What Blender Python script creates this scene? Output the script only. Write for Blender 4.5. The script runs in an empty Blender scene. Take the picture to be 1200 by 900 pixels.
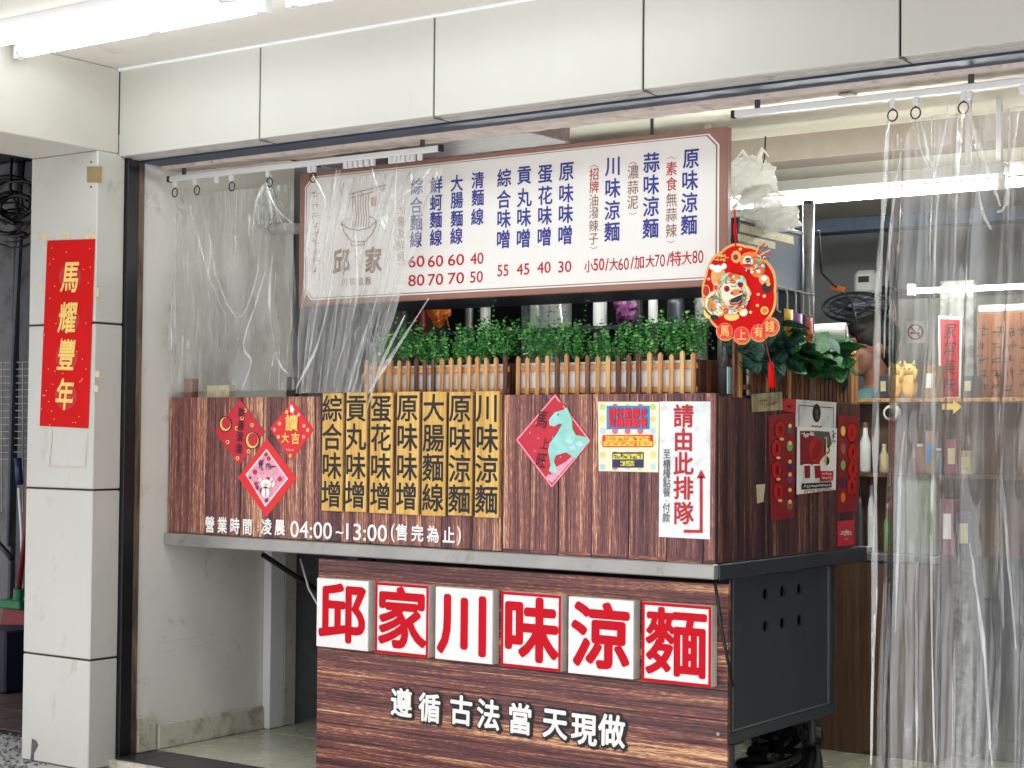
import bpy, bmesh, math, random
from mathutils import Vector, Matrix
from mathutils import noise as mn
R = math.radians
scene = bpy.context.scene
C = bpy.data.collections.new('scene_collection'); scene.collection.children.link(C)

# ------------------------------------------------------------ camera
F_PX = 1980.0; PSI = R(35.2); PIT = R(1.75); ROL = R(0.5)
CAM = Vector((0.0, -4.575, 1.35))
fwd = Vector((-math.sin(PSI)*math.cos(PIT), math.cos(PSI)*math.cos(PIT), math.sin(PIT)))
rt0 = Vector((math.cos(PSI), math.sin(PSI), 0)); up0 = rt0.cross(fwd)
rt = rt0*math.cos(ROL) + up0*math.sin(ROL); up = up0*math.cos(ROL) - rt0*math.sin(ROL)
cd = bpy.data.cameras.new('camera'); cam = bpy.data.objects.new('camera', cd); scene.collection.objects.link(cam)
cd.sensor_width = 36; cd.lens = F_PX/1200*36; cd.clip_start = .05; cd.clip_end = 500
m = Matrix.Identity(4)
for i in range(3):
    m[i][0] = rt[i]; m[i][1] = up[i]; m[i][2] = -fwd[i]; m[i][3] = CAM[i]
cam.matrix_world = m; scene.camera = cam

# ------------------------------------------------------------ world, sun, exposure
SUN_EL, SUN_AZ = R(62), R(195)          # sun high over the street, veiled by cloud
w = bpy.data.worlds.new('World'); scene.world = w; w.use_nodes = True
nt = w.node_tree; bg = nt.nodes['Background']
sky = nt.nodes.new('ShaderNodeTexSky'); sky.sky_type = 'NISHITA'; sky.sun_disc = False
sky.sun_elevation = SUN_EL; sky.sun_rotation = SUN_AZ; sky.dust_density = 6; sky.air_density = 1.2
hs = nt.nodes.new('ShaderNodeHueSaturation'); hs.inputs['Saturation'].default_value = .42
nt.links.new(sky.outputs[0], hs.inputs['Color']); nt.links.new(hs.outputs[0], bg.inputs[0]); bg.inputs[1].default_value = .15
sl = bpy.data.lights.new('sun', 'SUN'); sl.energy = 1.5; sl.angle = R(12); sl.color = (1, .985, .96)
so = bpy.data.objects.new('sun', sl); scene.collection.objects.link(so)
sd = Vector((math.sin(SUN_AZ)*math.cos(SUN_EL), math.cos(SUN_AZ)*math.cos(SUN_EL), math.sin(SUN_EL)))
so.rotation_euler = sd.to_track_quat('Z', 'Y').to_euler()
vs = scene.view_settings; vs.view_transform = 'Standard'; vs.look = 'None'; vs.exposure = 1.12; vs.gamma = 1
scene.cycles.transparent_max_bounces = 24; scene.cycles.max_bounces = 10; scene.cycles.diffuse_bounces = 5
scene.cycles.caustics_reflective = False; scene.cycles.caustics_refractive = False

# ------------------------------------------------------------ pixel -> point on a plane of the place
def ray(u, v): return (fwd*F_PX + rt*(u-600) - up*(v-450)).normalized()
def onX(u, v, x): d = ray(u, v); return CAM + d*((x-CAM.x)/d.x)
def onY(u, v, y): d = ray(u, v); return CAM + d*((y-CAM.y)/d.y)
def onZ(u, v, z): d = ray(u, v); return CAM + d*((z-CAM.z)/d.z)

# ------------------------------------------------------------ materials
def lin(h):
    if isinstance(h, str):
        h = h.lstrip('#'); c = [int(h[i:i+2], 16)/255 for i in (0, 2, 4)]
        c = [x/12.92 if x <= .04045 else ((x+.055)/1.055)**2.4 for x in c]
        return (*c, 1)
    return (*h[:3], 1)
MATS = {}
def newmat(name):
    mt = bpy.data.materials.new(name); mt.use_nodes = True
    return mt, mt.node_tree, mt.node_tree.nodes['Principled BSDF']
def N(t, ty, **kw):
    n = t.nodes.new(ty)
    for k, v in kw.items():
        if k in n.inputs: n.inputs[k].default_value = v
        else: setattr(n, k, v)
    return n
def coords(t, scale=(1, 1, 1), rnd=True):
    tc = N(t, 'ShaderNodeTexCoord'); mp = N(t, 'ShaderNodeMapping'); mp.inputs['Scale'].default_value = scale
    if rnd:
        oi = N(t, 'ShaderNodeObjectInfo'); mu = N(t, 'ShaderNodeMath', operation='MULTIPLY'); mu.inputs[1].default_value = 37.0
        t.links.new(oi.outputs['Random'], mu.inputs[0]); ad = N(t, 'ShaderNodeVectorMath', operation='ADD')
        t.links.new(tc.outputs['Object'], ad.inputs[0]); t.links.new(mu.outputs[0], ad.inputs[1]); t.links.new(ad.outputs[0], mp.inputs[0])
    else: t.links.new(tc.outputs['Object'], mp.inputs[0])
    return mp.outputs[0]
def ramp(t, src, stops):
    r = N(t, 'ShaderNodeValToRGB'); e = r.color_ramp.elements
    while len(e) < len(stops): e.new(.5)
    for el, (p, c) in zip(e, stops): el.position = p; el.color = lin(c)
    t.links.new(src, r.inputs[0]); return r.outputs[0]
def noise(t, vec, scale, detail=4, rough=.6, dist=0):
    n = N(t, 'ShaderNodeTexNoise', Scale=scale, Detail=detail, Roughness=rough, Distortion=dist)
    t.links.new(vec, n.inputs['Vector']); return n.outputs['Fac']
def mixc(t, fac, a, b, mode='MIX'):
    mx = N(t, 'ShaderNodeMix', data_type='RGBA', blend_type=mode)
    for s, i in ((fac, 0), (a, 6), (b, 7)):
        if isinstance(s, (int, float)): mx.inputs[i].default_value = s
        elif isinstance(s, (tuple, str)): mx.inputs[i].default_value = lin(s)
        else: t.links.new(s, mx.inputs[i])
    return mx.outputs[2]
def bumpn(t, h, bs, strength, dist=.01):
    b = N(t, 'ShaderNodeBump', Strength=strength, Distance=dist); t.links.new(h, b.inputs['Height']); t.links.new(b.outputs[0], bs.inputs['Normal'])
def plain(name, col, rough=.6, metal=0, var=.10, scale=14, bump=.0, spec=.5, dirt=None, stretch=(1, 1, 1)):
    """one painted/moulded surface with slight tone variation, optional dirt"""
    if name in MATS: return MATS[name]
    mt, t, bs = newmat(name); v = coords(t, stretch)
    c = lin(col); dk = tuple(x*(1-var) for x in c[:3]); lt = tuple(min(1, x*(1+var)) for x in c[:3])
    n = noise(t, v, scale, 5); col_o = ramp(t, n, [(.3, dk), (.7, lt)])
    if dirt:
        dc, amt, dsc = dirt
        n2 = noise(t, v, dsc, 8, .68); f = ramp(t, n2, [(1-amt-.1, (0, 0, 0)), (min(1, 1-amt+.14), (1, 1, 1))])
        col_o = mixc(t, f, col_o, dc)
    t.links.new(col_o, bs.inputs['Base Color']); bs.inputs['Roughness'].default_value = rough; bs.inputs['Metallic'].default_value = metal
    bs.inputs['Specular IOR Level'].default_value = spec
    if bump: bumpn(t, noise(t, v, scale*6, 4), bs, bump)
    MATS[name] = mt; return mt
def wood(name, axis, stops, fine=240, rough=.42, coarse=9, wc=.34):
    mt, t, bs = newmat(name)
    s = [1, 1, 1]; s[axis] = .014
    v = coords(t, tuple(s)); n1 = noise(t, v, coarse*2.2, 3, .5, .3); n2 = noise(t, v, fine, 5, .62, .15)
    s2 = [1, 1, 1]; s2[axis] = .06
    n3 = noise(t, coords(t, tuple(s2)), fine*2.4, 2, .6)
    a = N(t, 'ShaderNodeMath', operation='MULTIPLY'); a.inputs[1].default_value = wc; t.links.new(n1, a.inputs[0])
    b = N(t, 'ShaderNodeMath', operation='MULTIPLY_ADD'); b.inputs[1].default_value = .44; t.links.new(n2, b.inputs[0]); t.links.new(a.outputs[0], b.inputs[2])
    d = N(t, 'ShaderNodeMath', operation='MULTIPLY_ADD'); d.inputs[1].default_value = .28; t.links.new(n3, d.inputs[0]); t.links.new(b.outputs[0], d.inputs[2])
    oi = N(t, 'ShaderNodeObjectInfo'); sh = N(t, 'ShaderNodeMath', operation='MULTIPLY_ADD'); sh.inputs[1].default_value = .03; t.links.new(oi.outputs['Random'], sh.inputs[0])
    o2 = N(t, 'ShaderNodeMath', operation='SUBTRACT'); o2.inputs[1].default_value = .015; t.links.new(d.outputs[0], o2.inputs[0]); t.links.new(o2.outputs[0], sh.inputs[2]); d = sh
    t.links.new(ramp(t, d.outputs[0], stops), bs.inputs['Base Color']); bs.inputs['Roughness'].default_value = rough
    bumpn(t, n2, bs, .12, .002); return mt
WS = [(.41, '#28131a'), (.466, '#4e2a2e'), (.52, '#704444'), (.565, '#8c584e'), (.602, '#be8260'), (.64, '#f0c8a0')]
M = {}
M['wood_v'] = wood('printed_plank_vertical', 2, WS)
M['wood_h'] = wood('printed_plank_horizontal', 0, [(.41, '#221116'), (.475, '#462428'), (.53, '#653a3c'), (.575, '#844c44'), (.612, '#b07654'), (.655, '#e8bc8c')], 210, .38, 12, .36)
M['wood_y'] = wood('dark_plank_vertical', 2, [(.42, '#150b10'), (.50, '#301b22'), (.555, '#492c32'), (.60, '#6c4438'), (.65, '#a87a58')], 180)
M['picket'] = wood('picket_pine', 2, [(.38, '#7a4a28'), (.50, '#b07c4a'), (.60, '#d0a068'), (.7, '#e8c490')], 70, .6)
M['picket_dk'] = wood('picket_stained', 2, [(.38, '#2a1710'), (.50, '#4a2a1c'), (.60, '#7c4c30'), (.7, '#a87850')], 70, .6)
M['bamboo'] = wood('bamboo_lath', 2, [(.36, '#a47c38'), (.48, '#cc9f4c'), (.58, '#deb464'), (.7, '#eccd8a')], 60, .45)
M['tagwood'] = wood('grey_wood', 2, [(.36, '#5a5138'), (.5, '#8d835f'), (.62, '#bcb38c')], 50, .7)
M['cabwood'] = wood('brown_laminate', 2, [(.36, '#3c2a20'), (.5, '#584032'), (.64, '#6e5442')], 40, .5)
M['boardwood'] = wood('brown_board', 2, [(.36, '#5a3018'), (.5, '#85502c'), (.64, '#a86c40')], 40, .5)
M['tile_white'] = plain('white_wall_tile', '#bebdb6', .36, var=.03, scale=5, stretch=(1, 1, .5), dirt=('#8d8672', .31, 7))
M['plaster'] = plain('cream_plaster', '#c0bdb2', .7, var=.03, scale=4, bump=.05, dirt=('#b2ac9a', .30, 3.2))
M['plaster_wall'] = plain('grey_white_wall', '#dbd8d0', .6, var=.04, scale=4, bump=.06, dirt=('#9a917c', .31, 6.5))
M['grime'] = plain('grimy_skirting', '#c8c3b2', .75, var=.1, scale=20, bump=.2, dirt=('#7a705a', .40, 12))
M['ceiling'] = plain('ceiling_paint', '#d8d3ca', .7, var=.02, scale=3, dirt=('#b6ad9e', .3, 2.5))
M['ceil_in'] = plain('inner_ceiling_paint', '#ece6d6', .7, var=.04, scale=3, dirt=('#a09682', .3, 3))
M['panel'] = plain('white_composite_panel', '#bebcb5', .5, var=.02, scale=3, spec=.3, stretch=(1, 1, .18), dirt=('#a3a498', .27, 7))
M['dark'] = plain('black_metal', '#15151a', .45, var=.2)
M['darkblue'] = plain('dark_blue_metal', '#26364c', .45, metal=.1, var=.2)
M['lip'] = plain('grey_lip', '#bdb8b0', .5, var=.1, dirt=('#6d675c', .35, 12))
M['rustpl'] = plain('weathered_plaster', '#cbbdb2', .85, var=.12, scale=18, bump=.5, dirt=('#6e5c50', .36, 16))
M['rust'] = plain('rusty_strip', '#7d6c58', .8, var=.3, scale=20, bump=.4, dirt=('#2a1c14', .5, 14), stretch=(1, 1, .15))
M['steel'] = plain('brushed_steel', '#a8a6a2', .3, metal=.6, var=.12, scale=6, dirt=('#6d6760', .3, 9))
M['steel_mid'] = plain('worn_steel_pole', '#85858a', .35, metal=.6, var=.15, scale=8, dirt=('#45403c', .38, 25))
M['steel_dk'] = plain('dark_steel', '#4c4f57', .38, metal=.6, var=.12, scale=6)
M['cabside'] = plain('dark_grey_metal', '#484b54', .42, metal=.3, var=.1, scale=5, dirt=('#62646a', .30, 7))
M['hood'] = plain('blue_grey_metal', '#5d6672', .4, metal=.4, var=.08, scale=4)
M['white'] = plain('white_plastic', '#e4e4e2', .35, var=.02)
M['whitebox'] = plain('white_acrylic', '#eae8e5', .25, var=.015)
M['boxside'] = plain('greyed_foam_side', '#cfcac2', .6, var=.08, dirt=('#8b8172', .3, 30))
M['cream'] = plain('sign_cream', '#e8e4e0', .22, var=.015, scale=2)
M['signbrown'] = plain('sign_brown', '#946a5c', .35, var=.04, scale=3)
M['ink_blue'] = plain('ink_navy_blue', '#2a3288', .4, var=.03)
M['ink_red'] = plain('ink_red', '#b42028', .4, var=.03)
M['ink_brown'] = plain('ink_brown', '#8a6450', .5, var=.03)
M['ink_tan'] = plain('ink_tan', '#a08a70', .5, var=.03)
M['ink_black'] = plain('ink_black', '#121012', .4, var=.03)
M['ink_white'] = plain('ink_white', '#f0efec', .4, var=.01)
M['ink_grey'] = plain('ink_grey', '#55565c', .4, var=.03)
M['redsign'] = plain('letter_red', '#c2081e', .5, var=.02, spec=.15)
M['red_paper'] = plain('red_paper', '#c60607', .6, var=.04, scale=8, spec=.15)
M['red_dk'] = plain('deeper_red_print', '#b80d12', .5, var=.04)
M['crimson'] = plain('crimson_paper', '#c4283a', .3, var=.08, scale=12)
M['red_print'] = plain('bright_red_print', '#e2252a', .35, var=.04)
M['dull_red'] = plain('dull_red_paper', '#8a1c26', .4, var=.1)
M['gold'] = plain('gold_print', '#f0c868', .4, var=.08, scale=30)
M['gold_edge'] = plain('gold_edge', '#e0a45a', .4, var=.05)
M['yellow'] = plain('yellow_print', '#f2e050', .4, var=.03)
M['pink'] = plain('pink_print', '#e8a0b4', .4, var=.25, scale=60)
M['mint'] = plain('mint_print', '#94d0c8', .4, var=.15, scale=25)
M['greenprint'] = plain('green_print', '#7fa868', .4, var=.1)
M['orange'] = plain('orange_print', '#e87828', .4, var=.08)
M['blueprint'] = plain('blue_print', '#1f8fd0', .4, var=.04)
M['navy'] = plain('navy_print', '#282c58', .4, var=.04)
M['purple'] = plain('purple_print', '#7a3a72', .4, var=.15)
M['paper'] = plain('cream_paper', '#ece6c8', .5, var=.04)
M['dot_g'] = plain('pale_green_dot', '#c8d890', .5); M['dot_b'] = plain('pale_blue_dot', '#b8d8dc', .5); M['dot_r'] = plain('rose_dot', '#d86878', .5); M['dot_y'] = plain('pale_yellow_dot', '#f0d88c', .5)
M['bird'] = plain('brown_sticker', '#8f7d52', .5, var=.08)
M['tape'] = plain('old_tape', '#c9bd98', .4, var=.15, scale=30)
M['skin'] = plain('skin', '#8e6250', .5, var=.05)
M['hair'] = plain('black_hair', '#14110f', .45, var=.3, scale=60, bump=.4)
M['shirt'] = plain('teal_shirt', '#5a8488', .8, var=.1)
M['leaf'] = plain('small_leaf', '#2c6a2c', .5, var=.0)
M['rope'] = plain('black_cable', '#0e0e10', .45)
M['redplastic'] = plain('red_plastic', '#7a161e', .4); M['greenplastic'] = plain('green_plastic', '#186c3e', .4)
M['pavement'] = plain('arcade_terrazzo', '#c6c8ca', .5, var=.08, scale=30)
M['deepnavy'] = plain('deep_navy_plastic', '#151a30', .5)
M['binbag'] = plain('black_bin_bag', '#17181c', .35, bump=.3)
M['gravel'] = plain('loose_gravel', '#6c6a66', .9, var=.3, scale=40)
M['ground'] = plain('street_concrete', '#969799', .85, var=.15, scale=6, bump=.3)
M['threshold'] = plain('dark_granite', '#2c2c30', .35, var=.3, scale=60)
M['bark'] = plain('planter_stem', '#3c4a24', .7)
M['sponge'] = plain('bag_white', '#e6e8e2', .35, var=.06)
def leafmat(name, dark, mid, lite, sc):
    mt, t, bs = newmat(name); v = coords(t); n = noise(t, v, sc, 3)
    t.links.new(ramp(t, n, [(.32, dark), (.5, mid), (.68, lite)]), bs.inputs['Base Color'])
    bs.inputs['Roughness'].default_value = .5; bs.inputs['Specular IOR Level'].default_value = .3
    return mt
M['leaf'] = leafmat('hedge_leaf', '#1e5428', '#3f8a42', '#90c870', 30)
M['bigleaf'] = leafmat('broad_leaf', '#174a26', '#2c7038', '#4c9850', 10)
M['bigleaf2'] = leafmat('broad_leaf_dusty', '#1c3a34', '#2e5448', '#4e7464', 10)
def marble():
    mt, t, bs = newmat('marble_print'); v = coords(t, (1, 1, 1)); n = noise(t, v, 9, 6, .6, 1.6)
    t.links.new(ramp(t, n, [(.3, '#c9ced0'), (.45, '#e3e6e6'), (.7, '#eff0ef')]), bs.inputs['Base Color']); bs.inputs['Roughness'].default_value = .25; return mt
M['marble'] = marble()
def floortile(name, a, b, rough=.12):
    mt, t, bs = newmat(name); v = coords(t); n = noise(t, v, 5, 6, .65)
    t.links.new(ramp(t, n, [(.3, a), (.7, b)]), bs.inputs['Base Color']); n2 = noise(t, v, 14, 5)
    rr = N(t, 'ShaderNodeMapRange'); rr.inputs[3].default_value = rough; rr.inputs[4].default_value = rough+.25; t.links.new(n2, rr.inputs[0]); t.links.new(rr.outputs[0], bs.inputs['Roughness']); return mt
M['floortile'] = floortile('polished_floor_tile', '#a8ab96', '#bcbda8')
M['browntile'] = floortile('brown_floor_tile', '#3c302c', '#5a4a44', .35)
def emis(name, col, s):
    mt, t, bs = newmat(name); bs.inputs['Base Color'].default_value = lin('#ffffff')
    bs.inputs['Emission Color'].default_value = lin(col); bs.inputs['Emission Strength'].default_value = s; return mt
M['tube'] = emis('fluorescent_tube', '#f6ffff', 5.0)
M['tube_in'] = emis('indoor_fluorescent_tube', '#fbfff8', 14.0)
def vinyl(name, milk=.03, gl=.02, tint='#f9fbfa', edge=.5, bs=.25, ws=.02, painted_glint=.65, wsc=30):
    """clear sheet: see-through, faintly hazy, glossy; white highlight streaks are painted in"""
    mt = bpy.data.materials.new(name); mt.use_nodes = True; t = mt.node_tree; t.nodes.remove(t.nodes['Principled BSDF']); out = t.nodes['Material Output']
    tr = N(t, 'ShaderNodeBsdfTransparent'); tr.inputs[0].default_value = lin(tint)
    gs = N(t, 'ShaderNodeBsdfGlossy', Roughness=.05); gs.inputs[0].default_value = (1, 1, 1, 1)
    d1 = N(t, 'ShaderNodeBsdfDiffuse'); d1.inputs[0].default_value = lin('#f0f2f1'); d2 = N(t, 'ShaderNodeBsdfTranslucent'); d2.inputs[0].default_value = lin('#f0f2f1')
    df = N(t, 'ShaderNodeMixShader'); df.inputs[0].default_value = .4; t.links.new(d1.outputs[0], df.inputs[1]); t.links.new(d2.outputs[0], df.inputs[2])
    n = noise(t, coords(t, (1, 1, .12), False), 16, 2, .5, .3)
    b = N(t, 'ShaderNodeBump', Strength=bs, Distance=.02); t.links.new(n, b.inputs['Height'])
    t.links.new(b.outputs[0], gs.inputs['Normal'])
    lw = N(t, 'ShaderNodeLayerWeight', Blend=.10)
    mr = N(t, 'ShaderNodeMapRange'); mr.inputs[3].default_value = gl; mr.inputs[4].default_value = edge; t.links.new(lw.outputs['Fresnel'], mr.inputs[0])
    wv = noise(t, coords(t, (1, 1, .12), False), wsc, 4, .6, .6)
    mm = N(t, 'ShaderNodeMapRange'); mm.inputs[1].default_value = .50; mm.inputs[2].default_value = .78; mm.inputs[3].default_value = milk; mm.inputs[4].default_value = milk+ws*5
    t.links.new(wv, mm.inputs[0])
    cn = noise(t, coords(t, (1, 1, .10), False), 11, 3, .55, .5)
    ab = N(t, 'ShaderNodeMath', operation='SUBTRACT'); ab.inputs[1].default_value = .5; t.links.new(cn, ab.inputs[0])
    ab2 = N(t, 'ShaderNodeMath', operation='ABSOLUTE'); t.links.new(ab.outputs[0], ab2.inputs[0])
    cz_ = N(t, 'ShaderNodeMapRange'); cz_.inputs[1].default_value = .010; cz_.inputs[2].default_value = .0; cz_.inputs[3].default_value = 0; cz_.inputs[4].default_value = painted_glint; t.links.new(ab2.outputs[0], cz_.inputs[0])  # thin white lines painted in place of highlights on the sheet
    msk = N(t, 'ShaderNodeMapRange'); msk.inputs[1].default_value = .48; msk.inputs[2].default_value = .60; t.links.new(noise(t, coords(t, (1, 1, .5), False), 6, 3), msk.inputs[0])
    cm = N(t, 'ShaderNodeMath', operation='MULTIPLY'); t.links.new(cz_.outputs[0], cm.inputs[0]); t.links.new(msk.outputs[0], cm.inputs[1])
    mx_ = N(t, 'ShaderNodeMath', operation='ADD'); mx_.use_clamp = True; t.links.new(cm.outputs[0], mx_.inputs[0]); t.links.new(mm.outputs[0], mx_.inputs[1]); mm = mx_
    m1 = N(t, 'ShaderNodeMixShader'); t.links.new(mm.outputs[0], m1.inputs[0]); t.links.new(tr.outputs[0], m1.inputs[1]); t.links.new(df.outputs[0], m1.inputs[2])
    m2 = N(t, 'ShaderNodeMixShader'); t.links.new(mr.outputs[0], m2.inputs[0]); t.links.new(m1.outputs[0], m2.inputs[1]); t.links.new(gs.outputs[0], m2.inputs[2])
    t.links.new(m2.outputs[0], out.inputs['Surface']); return mt
M['vinyl'] = vinyl('clear_vinyl', .09, .06, '#f9fbfa', .7, .5, .04, .8); M['vinyl_r'] = vinyl('clear_vinyl_heavy', .11, .12, '#faf8f5', .8, .7, .05, .22, 11); M['fold'] = vinyl('vinyl_fold_highlight', .05, .16, '#ffffff', .75, .9, .12, 1.0)
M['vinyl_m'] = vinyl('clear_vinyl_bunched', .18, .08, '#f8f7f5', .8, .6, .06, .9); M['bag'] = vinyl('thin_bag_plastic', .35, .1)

# ------------------------------------------------------------ mesh builder
LOC = {}
class MB:
    def __init__(s): s.v = []; s.f = []; s.m = []
    def add(s, vs, fs, mi=0):
        o = len(s.v); s.v += [Vector(p) for p in vs]; s.f += [tuple(o+i for i in f) for f in fs]; s.m += [mi]*len(fs); return s
    def box(s, x0, x1, y0, y1, z0, z1, b=0.0, mi=0):
        x0, x1 = sorted((x0, x1)); y0, y1 = sorted((y0, y1)); z0, z1 = sorted((z0, z1))
        lo = (x0, y0, z0); hi = (x1, y1, z1)
        b = min(b, .45*min(hi[i]-lo[i] for i in range(3)))
        if b <= 0:
            vs = [(x, y, z) for x in (x0, x1) for y in (y0, y1) for z in (z0, z1)]
            return s.add(vs, [(0, 1, 3, 2), (4, 6, 7, 5), (0, 4, 5, 1), (2, 3, 7, 6), (0, 2, 6, 4), (1, 5, 7, 3)], mi)
        vs = []; ix = {}
        for sx in (0, 1):
            for sy in (0, 1):
                for sz in (0, 1):
                    sg = (sx, sy, sz)
                    for a in range(3):
                        p = [0, 0, 0]
                        for k in range(3):
                            full = hi[k] if sg[k] else lo[k]
                            p[k] = full if k == a else (full-b if sg[k] else full+b)
                        ix[sg, a] = len(vs); vs.append(Vector(p))
        fs = []
        for a in range(3):
            o1, o2 = [k for k in range(3) if k != a]
            for sa in (0, 1):
                q = []
                for s1, s2 in ((0, 0), (1, 0), (1, 1), (0, 1)):
                    sg = [0, 0, 0]; sg[a] = sa; sg[o1] = s1; sg[o2] = s2; q.append(ix[tuple(sg), a])
                fs.append(q)
            for s1 in (0, 1):
                for s2 in (0, 1):
                    g0 = [0, 0, 0]; g1 = [0, 0, 0]
                    g0[a] = 0; g1[a] = 1; g0[o1] = g1[o1] = s1; g0[o2] = g1[o2] = s2
                    fs.append([ix[tuple(g0), o1], ix[tuple(g1), o1], ix[tuple(g1), o2], ix[tuple(g0), o2]])
        for sx in (0, 1):
            for sy in (0, 1):
                for sz in (0, 1): fs.append([ix[(sx, sy, sz), a] for a in range(3)])
        cen = Vector([(lo[i]+hi[i])/2 for i in range(3)]); out = []
        for q in fs:
            c = sum((vs[i] for i in q), Vector())/len(q); n = (vs[q[1]]-vs[q[0]]).cross(vs[q[2]]-vs[q[0]])
            out.append(tuple(q) if n.dot(c-cen) > 0 else tuple(reversed(q)))
        return s.add(vs, out, mi)
    def tube(s, pts, r, n=8, mi=0, caps=True):
        pts = [Vector(p) for p in pts]; rs = r if isinstance(r, (list, tuple)) else [r]*len(pts)
        vs = []; fs = []; prev = None
        for i, p in enumerate(pts):
            d = (pts[min(i+1, len(pts)-1)]-pts[max(i-1, 0)]); d = d.normalized() if d.length > 1e-9 else Vector((0, 0, 1))
            if prev is None: a = d.orthogonal().normalized()
            else: a = (prev-d*prev.dot(d)); a = a.normalized() if a.length > 1e-6 else d.orthogonal().normalized()
            prev = a; b = d.cross(a)
            for k in range(n):
                t = 2*math.pi*k/n; vs.append(p+(a*math.cos(t)+b*math.sin(t))*rs[i])
        for i in range(len(pts)-1):
            for k in range(n):
                k2 = (k+1) % n; fs.append((i*n+k, i*n+k2, (i+1)*n+k2, (i+1)*n+k))
        if caps: fs.append(tuple(reversed(range(n)))); fs.append(tuple((len(pts)-1)*n+k for k in range(n)))
        return s.add(vs, fs, mi)
    def ell(s, c, r, nu=16, nv=10, mi=0, fn=None):
        c = Vector(c); vs = [c+Vector((0, 0, -r[2]))]; 
        for j in range(1, nv):
            ph = math.pi*j/nv
            for i in range(nu):
                th = 2*math.pi*i/nu; vs.append(c+Vector((r[0]*math.sin(ph)*math.cos(th), r[1]*math.sin(ph)*math.sin(th), -r[2]*math.cos(ph))))
        vs.append(c+Vector((0, 0, r[2]))); fs = []
        for i in range(nu): fs.append((0, 1+(i+1) % nu, 1+i))
        for j in range(nv-2):
            for i in range(nu):
                a = 1+j*nu+i; b = 1+j*nu+(i+1) % nu; fs.append((a, b, b+nu, a+nu))
        L = len(vs)-1; o = 1+(nv-2)*nu
        for i in range(nu): fs.append((o+i, o+(i+1) % nu, L))
        if fn: vs = [fn(v) for v in vs]
        return s.add(vs, fs, mi)
    def prism(s, poly, off, mi=0):
        """poly: 3-D points in a plane, off: extrusion vector"""
        poly = [Vector(p) for p in poly]; off = Vector(off); n = len(poly)
        nm = Vector()
        for i in range(n): nm += poly[i].cross(poly[(i+1) % n])
        if nm.dot(off) > 0: poly = poly[::-1]
        vs = poly+[p+off for p in poly]
        fs = [tuple(range(n)), tuple(reversed(range(n, 2*n)))]+[(i, n+i, n+(i+1) % n, (i+1) % n) for i in range(n)]
        return s.add(vs, fs, mi)
    def build(s, name, mats, parent=None, label=None, cat=None, group=None, kind=None, smooth=False, loc=None):
        if parent is not None: L = LOC[parent.name]
        elif loc is not None: L = Vector(loc)
        else:
            xs = [v.x for v in s.v]; ys = [v.y for v in s.v]
            L = Vector(((min(xs)+max(xs))/2, (min(ys)+max(ys))/2, min(v.z for v in s.v)))
            if kind == 'structure': L = Vector((0, 0, 0))
        me = bpy.data.meshes.new(name); me.from_pydata([v-L for v in s.v], [], s.f)
        for mt in (mats if isinstance(mats, (list, tuple)) else [mats]): me.materials.append(M[mt] if isinstance(mt, str) else mt)
        me.polygons.foreach_set('material_index', s.m); me.polygons.foreach_set('use_smooth', [smooth]*len(s.f)); me.update()
        o = bpy.data.objects.new(name, me); C.objects.link(o)
        if parent is not None: o.parent = parent
        else: o.location = L
        LOC[o.name] = L
        tag(o, label, cat, group, kind); return o
def tag(o, label=None, cat=None, group=None, kind=None):
    if label: o['label'] = label
    if cat: o['category'] = cat
    if group: o['group'] = group
    if kind: o['kind'] = kind
def thing(name, label, cat, loc, group=None):
    o = bpy.data.objects.new(name, None); C.objects.link(o); o.location = loc; o.empty_display_size = .1
    LOC[o.name] = Vector(loc); tag(o, label, cat, group); return o
def struct(name, label, cat):      # a wall or other large thing based at the origin
    return thing(name, label, cat, (0, 0, 0))
def dup(o, delta, parent=None, name=None):
    c = o.copy(); C.objects.link(c); c.location = o.location+Vector(delta)
    LOC[c.name] = LOC[o.name]+Vector(delta)
    if parent is not None: c.parent = parent
    for ch in list(o.children):
        k = ch.copy(); C.objects.link(k); k.parent = c; LOC[k.name] = LOC[c.name]
        for g in ch.children: q = g.copy(); C.objects.link(q); q.parent = k
    return c

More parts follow.
